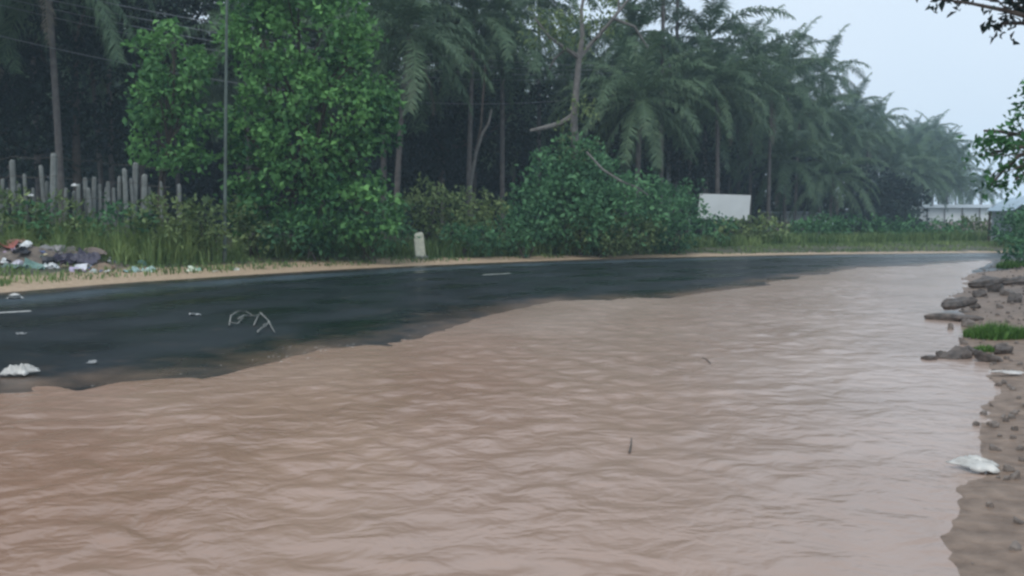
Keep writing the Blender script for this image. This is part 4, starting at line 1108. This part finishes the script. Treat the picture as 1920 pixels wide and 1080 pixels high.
bank_thing('rubble_chunk', 1852, 672, 7, .30, .16, .07, 'dark slab sliver at the muddy edge below the grass', 'slab', (.05, .15, -.2), 'slab', .01)
for k_, (px_, py_, l_, rr_, lab_) in enumerate([
    (1835, 556, .34, (.5, -.4, .2), 'steeply tipped slab chunk between the farthest and the stacked slabs'),
    (1868, 548, .42, (-.3, .25, 1.0), 'slab chunk lying under the farthest tilted slab'),
    (1828, 576, .26, (.3, .5, .4), 'small slab chunk behind the upper stacked slab'),
    (1900, 570, .38, (.2, -.4, .6), 'slab chunk at the right edge above the grass tuft'),
    (1822, 660, .20, (.4, .3, .2), 'slab chunk tipped up beside the small low grass tuft'),
    (1880, 662, .24, (.2, -.3, .8), 'slab chunk right of the small low grass tuft'),
    (1768, 664, .14, (-.3, .2, .3), 'small slab chunk between the water slab tip and the broken slab')]):
    bank_thing('rubble_chunk', px_, py_, 20 + k_, l_, l_ * .7, l_ * .3, lab_, 'slab', rr_, 'slab', .015)
bank_thing('stone', 1806, 641, 8, .11, .09, .06, 'small round dark stone standing alone in the shallow water', 'stone', (0, 0, .4), 'stone', .0, 'stones on the near bank')
bank_thing('stone', 1783, 613, 9, .08, .07, .08, 'little upright stone at the water edge under the stacked slabs', 'stone', (0, .2, .1), 'stone', .0, 'stones on the near bank')
bank_thing('stone', 1815, 608, 10, .24, .17, .10, 'grey stone against the left side of the grass tuft', 'stone', (0, 0, .9), 'stone', .0, 'stones on the near bank')
bank_thing('stone', 1885, 556, 11, .32, .2, .12, 'brown stone below the slab at the right edge', 'stone', (.1, .1, .3), 'stone', .0, 'stones on the near bank')
bank_thing('stone', 1873, 578, 12, .12, .1, .08, 'small stone above the grass tuft on the bank', 'stone', (0, 0, .3), 'stone', .0, 'stones on the near bank')
for k in range(34):
    px = random.uniform(1845, 1935); py = random.uniform(545, 900)
    q = on_z(px, py, .05); s = random.uniform(.03, .07)
    if inside(q[None, :2])[0]: q[0] += .35
    V, F = slab(40 + k, s, s * .8, s * .6, 6)
    setp(mk('pebble', V, F, M['stone'], None, loc=(q[0], q[1], gz(q[0], q[1]) + s * .12), rot=(0, 0, random.random() * 6)), 'pebble lying in the mud of the near bank', 'pebble', 'pebbles on the near bank')
Vs, Fs, n0 = [], [], 0
ii = [random.randrange(int(len(Sd) * .02), int(len(Sd) * .8)) for k in range(520)]
PP = np.array([Sd[i] + np.array([random.uniform(-.1, 1.0) * (.5 + .08 * Sd[i][1]), random.gauss(0, .25)]) for i in ii])
PP = PP[~inside(PP)]; ZZ = fields(PP)[1]
for k, p_ in enumerate(PP):
    s_ = random.uniform(.012, .05) * (1 + .05 * p_[1]); V, F = slab(1000 + k, s_, s_ * .8, s_ * .55, 6)
    Vs.append(V + (p_[0], p_[1], max(0, ZZ[k]) + s_ * .1)); Fs += [tuple(q_ + n0 for q_ in f) for f in F]; n0 += len(V)
setp(mk('rubble', np.concatenate(Vs), Fs, M['stone']), 'small rubble and clods strewn along the muddy shore', 'rubble', kind='stuff')
q = np.array(on_z(1830, 876, .02)); z_ = max(0, gz(q[0], q[1])); V, F = film(96, .34, .14, .2);  solid(setp(mk('plastic_bag', V, F, M['white_plastic'], None, loc=(q[0], q[1], z_ + .012), rot=(.12, .05, math.radians(-28)), smooth=True), 'torn white plastic bag at the water edge in the lower right', 'rubbish', 'rubbish on the near bank'))
q = np.array(on_z(1893, 696, .05)); V, F = film(92, .34, .10, .12); solid(setp(mk('plastic_strip', V, F, rmat((.5, .48, .46)), None, loc=(q[0], q[1], gz(q[0], q[1]) + .01), rot=(.05, 0, -.1)), 'pale flat strip of plastic on the mud at the right edge', 'rubbish', 'rubbish on the near bank'))
for (cx_, cy_, wpx, n, hh, lab) in ((1868, 622, 52, 1500, .20, 'bright green grass tuft on the muddy right bank'), (1850, 645, 26, 420, .09, 'small low grass tuft just below the bright green one'), (1895, 500, 22, 700, .28, 'grass clump at the foot of the right edge bush')):
    q = on_z(cx_, cy_, .08); R = wpx * q[1] / F_PX
    a, r_ = rng.random(n) * 6.283, np.sqrt(rng.random(n)); Qg = np.column_stack([q[0] + R * r_ * np.cos(a), q[1] + R * 1.2 * r_ * np.sin(a)])
    V, F = blades(Qg, hh * (1.1 - .5 * r_), rng, .006 if q[1] < 15 else .014, .55)
    root_z = gz(q[0], q[1])
    o = mk('grass_tuft', V - (q[0], q[1], root_z), F, leaf_mat('tuft_%d' % cx_, (.03, .09, .015), (.14, .26, .06), .5), None, tint=np.repeat(np.clip(.45 + rng.normal(0, .2, n), 0, 1), 5), loc=(q[0], q[1], root_z))
    setp(o, lab, 'grass', 'grass tufts on the near bank')

# right-hand roadside tree standing outside the frame, its branches reaching in
YR = 13.5; b_ = at_ground(2140, YR)
tree('roadside_tree', 'tree beyond the right edge whose leafy branches reach into the sky', 'tree', b_, [blob(*q) for q in [
    (1945, 275, YR, 58, 62), (1918, 300, YR - .4, 38, 45), (1905, 335, YR - .3, 40, 26), (1850, 290, YR, 48, 13), (1845, 245, YR + .1, 34, 12), (1905, 250, YR + .3, 26, 16), (2060, 160, YR, 110, 100), (2180, 60, YR, 140, 120), (1860, 345, YR - .2, 14, 10),
    (1925, 195, YR, 10, 30), (2260, 250, YR, 120, 110), (2120, -60, YR, 140, 90)]], 'leaf_right', 401, 0.10, 0.45, 5.0, 0.13, lpc=14, clump=0.20, W=0.55, droop=0.5, twigs=60, shell=0.35)
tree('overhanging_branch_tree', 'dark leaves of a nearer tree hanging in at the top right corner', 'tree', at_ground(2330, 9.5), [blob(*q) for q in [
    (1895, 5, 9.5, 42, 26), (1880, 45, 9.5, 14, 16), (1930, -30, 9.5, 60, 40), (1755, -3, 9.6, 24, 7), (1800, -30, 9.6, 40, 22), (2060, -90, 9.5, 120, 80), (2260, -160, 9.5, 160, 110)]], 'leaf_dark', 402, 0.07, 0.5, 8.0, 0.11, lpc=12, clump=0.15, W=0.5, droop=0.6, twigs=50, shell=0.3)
tree('bush', 'green bush on the right bank beneath the overhanging tree', 'bush', at_ground(1925, 24), [blob(*q) for q in [(1930, 460, 24, 38, 40), (1905, 488, 23.5, 26, 16), (1960, 420, 24, 50, 50)]], 'leaf_bush', 403, 0.02, .3, 4, .16, 'bushes on the near bank', lpc=16, clump=.24, part='foliage', stems=3, twigs=12, shell=.45)

# ------------------------------------------------------------------ things afloat, foam on the flood line
def floater(name, pts, r, lab, mat='wet_twig'):
    q = on_z(*pts[0]); g = Geo(); g.tube([on_z(a, c) - q + (0, 0, .004 + .004 * (i % 2)) for i, (a, c) in enumerate(pts)], np.linspace(r, r * .5, len(pts)), 5, jit=.2)
    setp(g.mk(name, M[mat], None, loc=q), lab, 'twig', 'twigs afloat in the flood')
floater('floating_twig', [(1180, 850), (1183, 836), (1184, 822)], .006, 'dark upright twig floating in the middle of the brown water')
floater('floating_twig', [(1318, 672), (1328, 678), (1333, 684)], .008, 'short brown stick floating in the far right of the water')
rng = np.random.default_rng(12); Vs, Fs, n0 = [], [], 0
for k in range(900):
    i = rng.integers(0, len(Bd)); p_ = Bd[i]
    pxl = 960 + F_PX * p_[0] / p_[1]
    if rng.random() > .12 + .88 * math.exp(-((pxl - 590) / 90) ** 2): continue
    c_ = p_ + rng.normal(0, .16, 2) + (.05, -.1); r_ = rng.uniform(.003, .009) ; kk = 7
    A = np.arange(kk) * 2 * math.pi / kk
    V = np.column_stack([c_[0] + np.cos(A) * r_ * rng.uniform(.6, 1.5, kk) * 1.5, c_[1] + np.sin(A) * r_ * rng.uniform(.6, 1.4, kk), np.full(kk, .010)])
    V = np.concatenate([V, [[c_[0], c_[1], .010 + r_ * .5]]])
    Vs.append(V); Fs += [(n0 + j, n0 + (j + 1) % kk, n0 + kk) for j in range(kk)]; n0 += kk + 1
setp(mk('foam', np.concatenate(Vs), Fs, M['foam']), 'flecks of pale foam along the edge of the flood', 'foam', kind='stuff')

# ------------------------------------------------------------------ rain haze in the air
g = Geo(); g.box((0, 30, 13.0), (560, 620, 28.4))
hm = bpy.data.materials.new('haze_air'); hm.use_nodes = True; hn = hm.node_tree.nodes; hn.clear()
pv = hn.new('ShaderNodeVolumePrincipled'); pv.inputs['Color'].default_value = (0.64, 0.84, 1.0, 1)
pv.inputs['Density'].default_value = HAZE_DENSITY; pv.inputs['Anisotropy'].default_value = 0.0
ho = hn.new('ShaderNodeOutputMaterial'); hm.node_tree.links.new(pv.outputs[0], ho.inputs['Volume'])
setp(g.mk('haze', hm), 'thin pale rain haze filling the air', 'haze', kind='stuff')
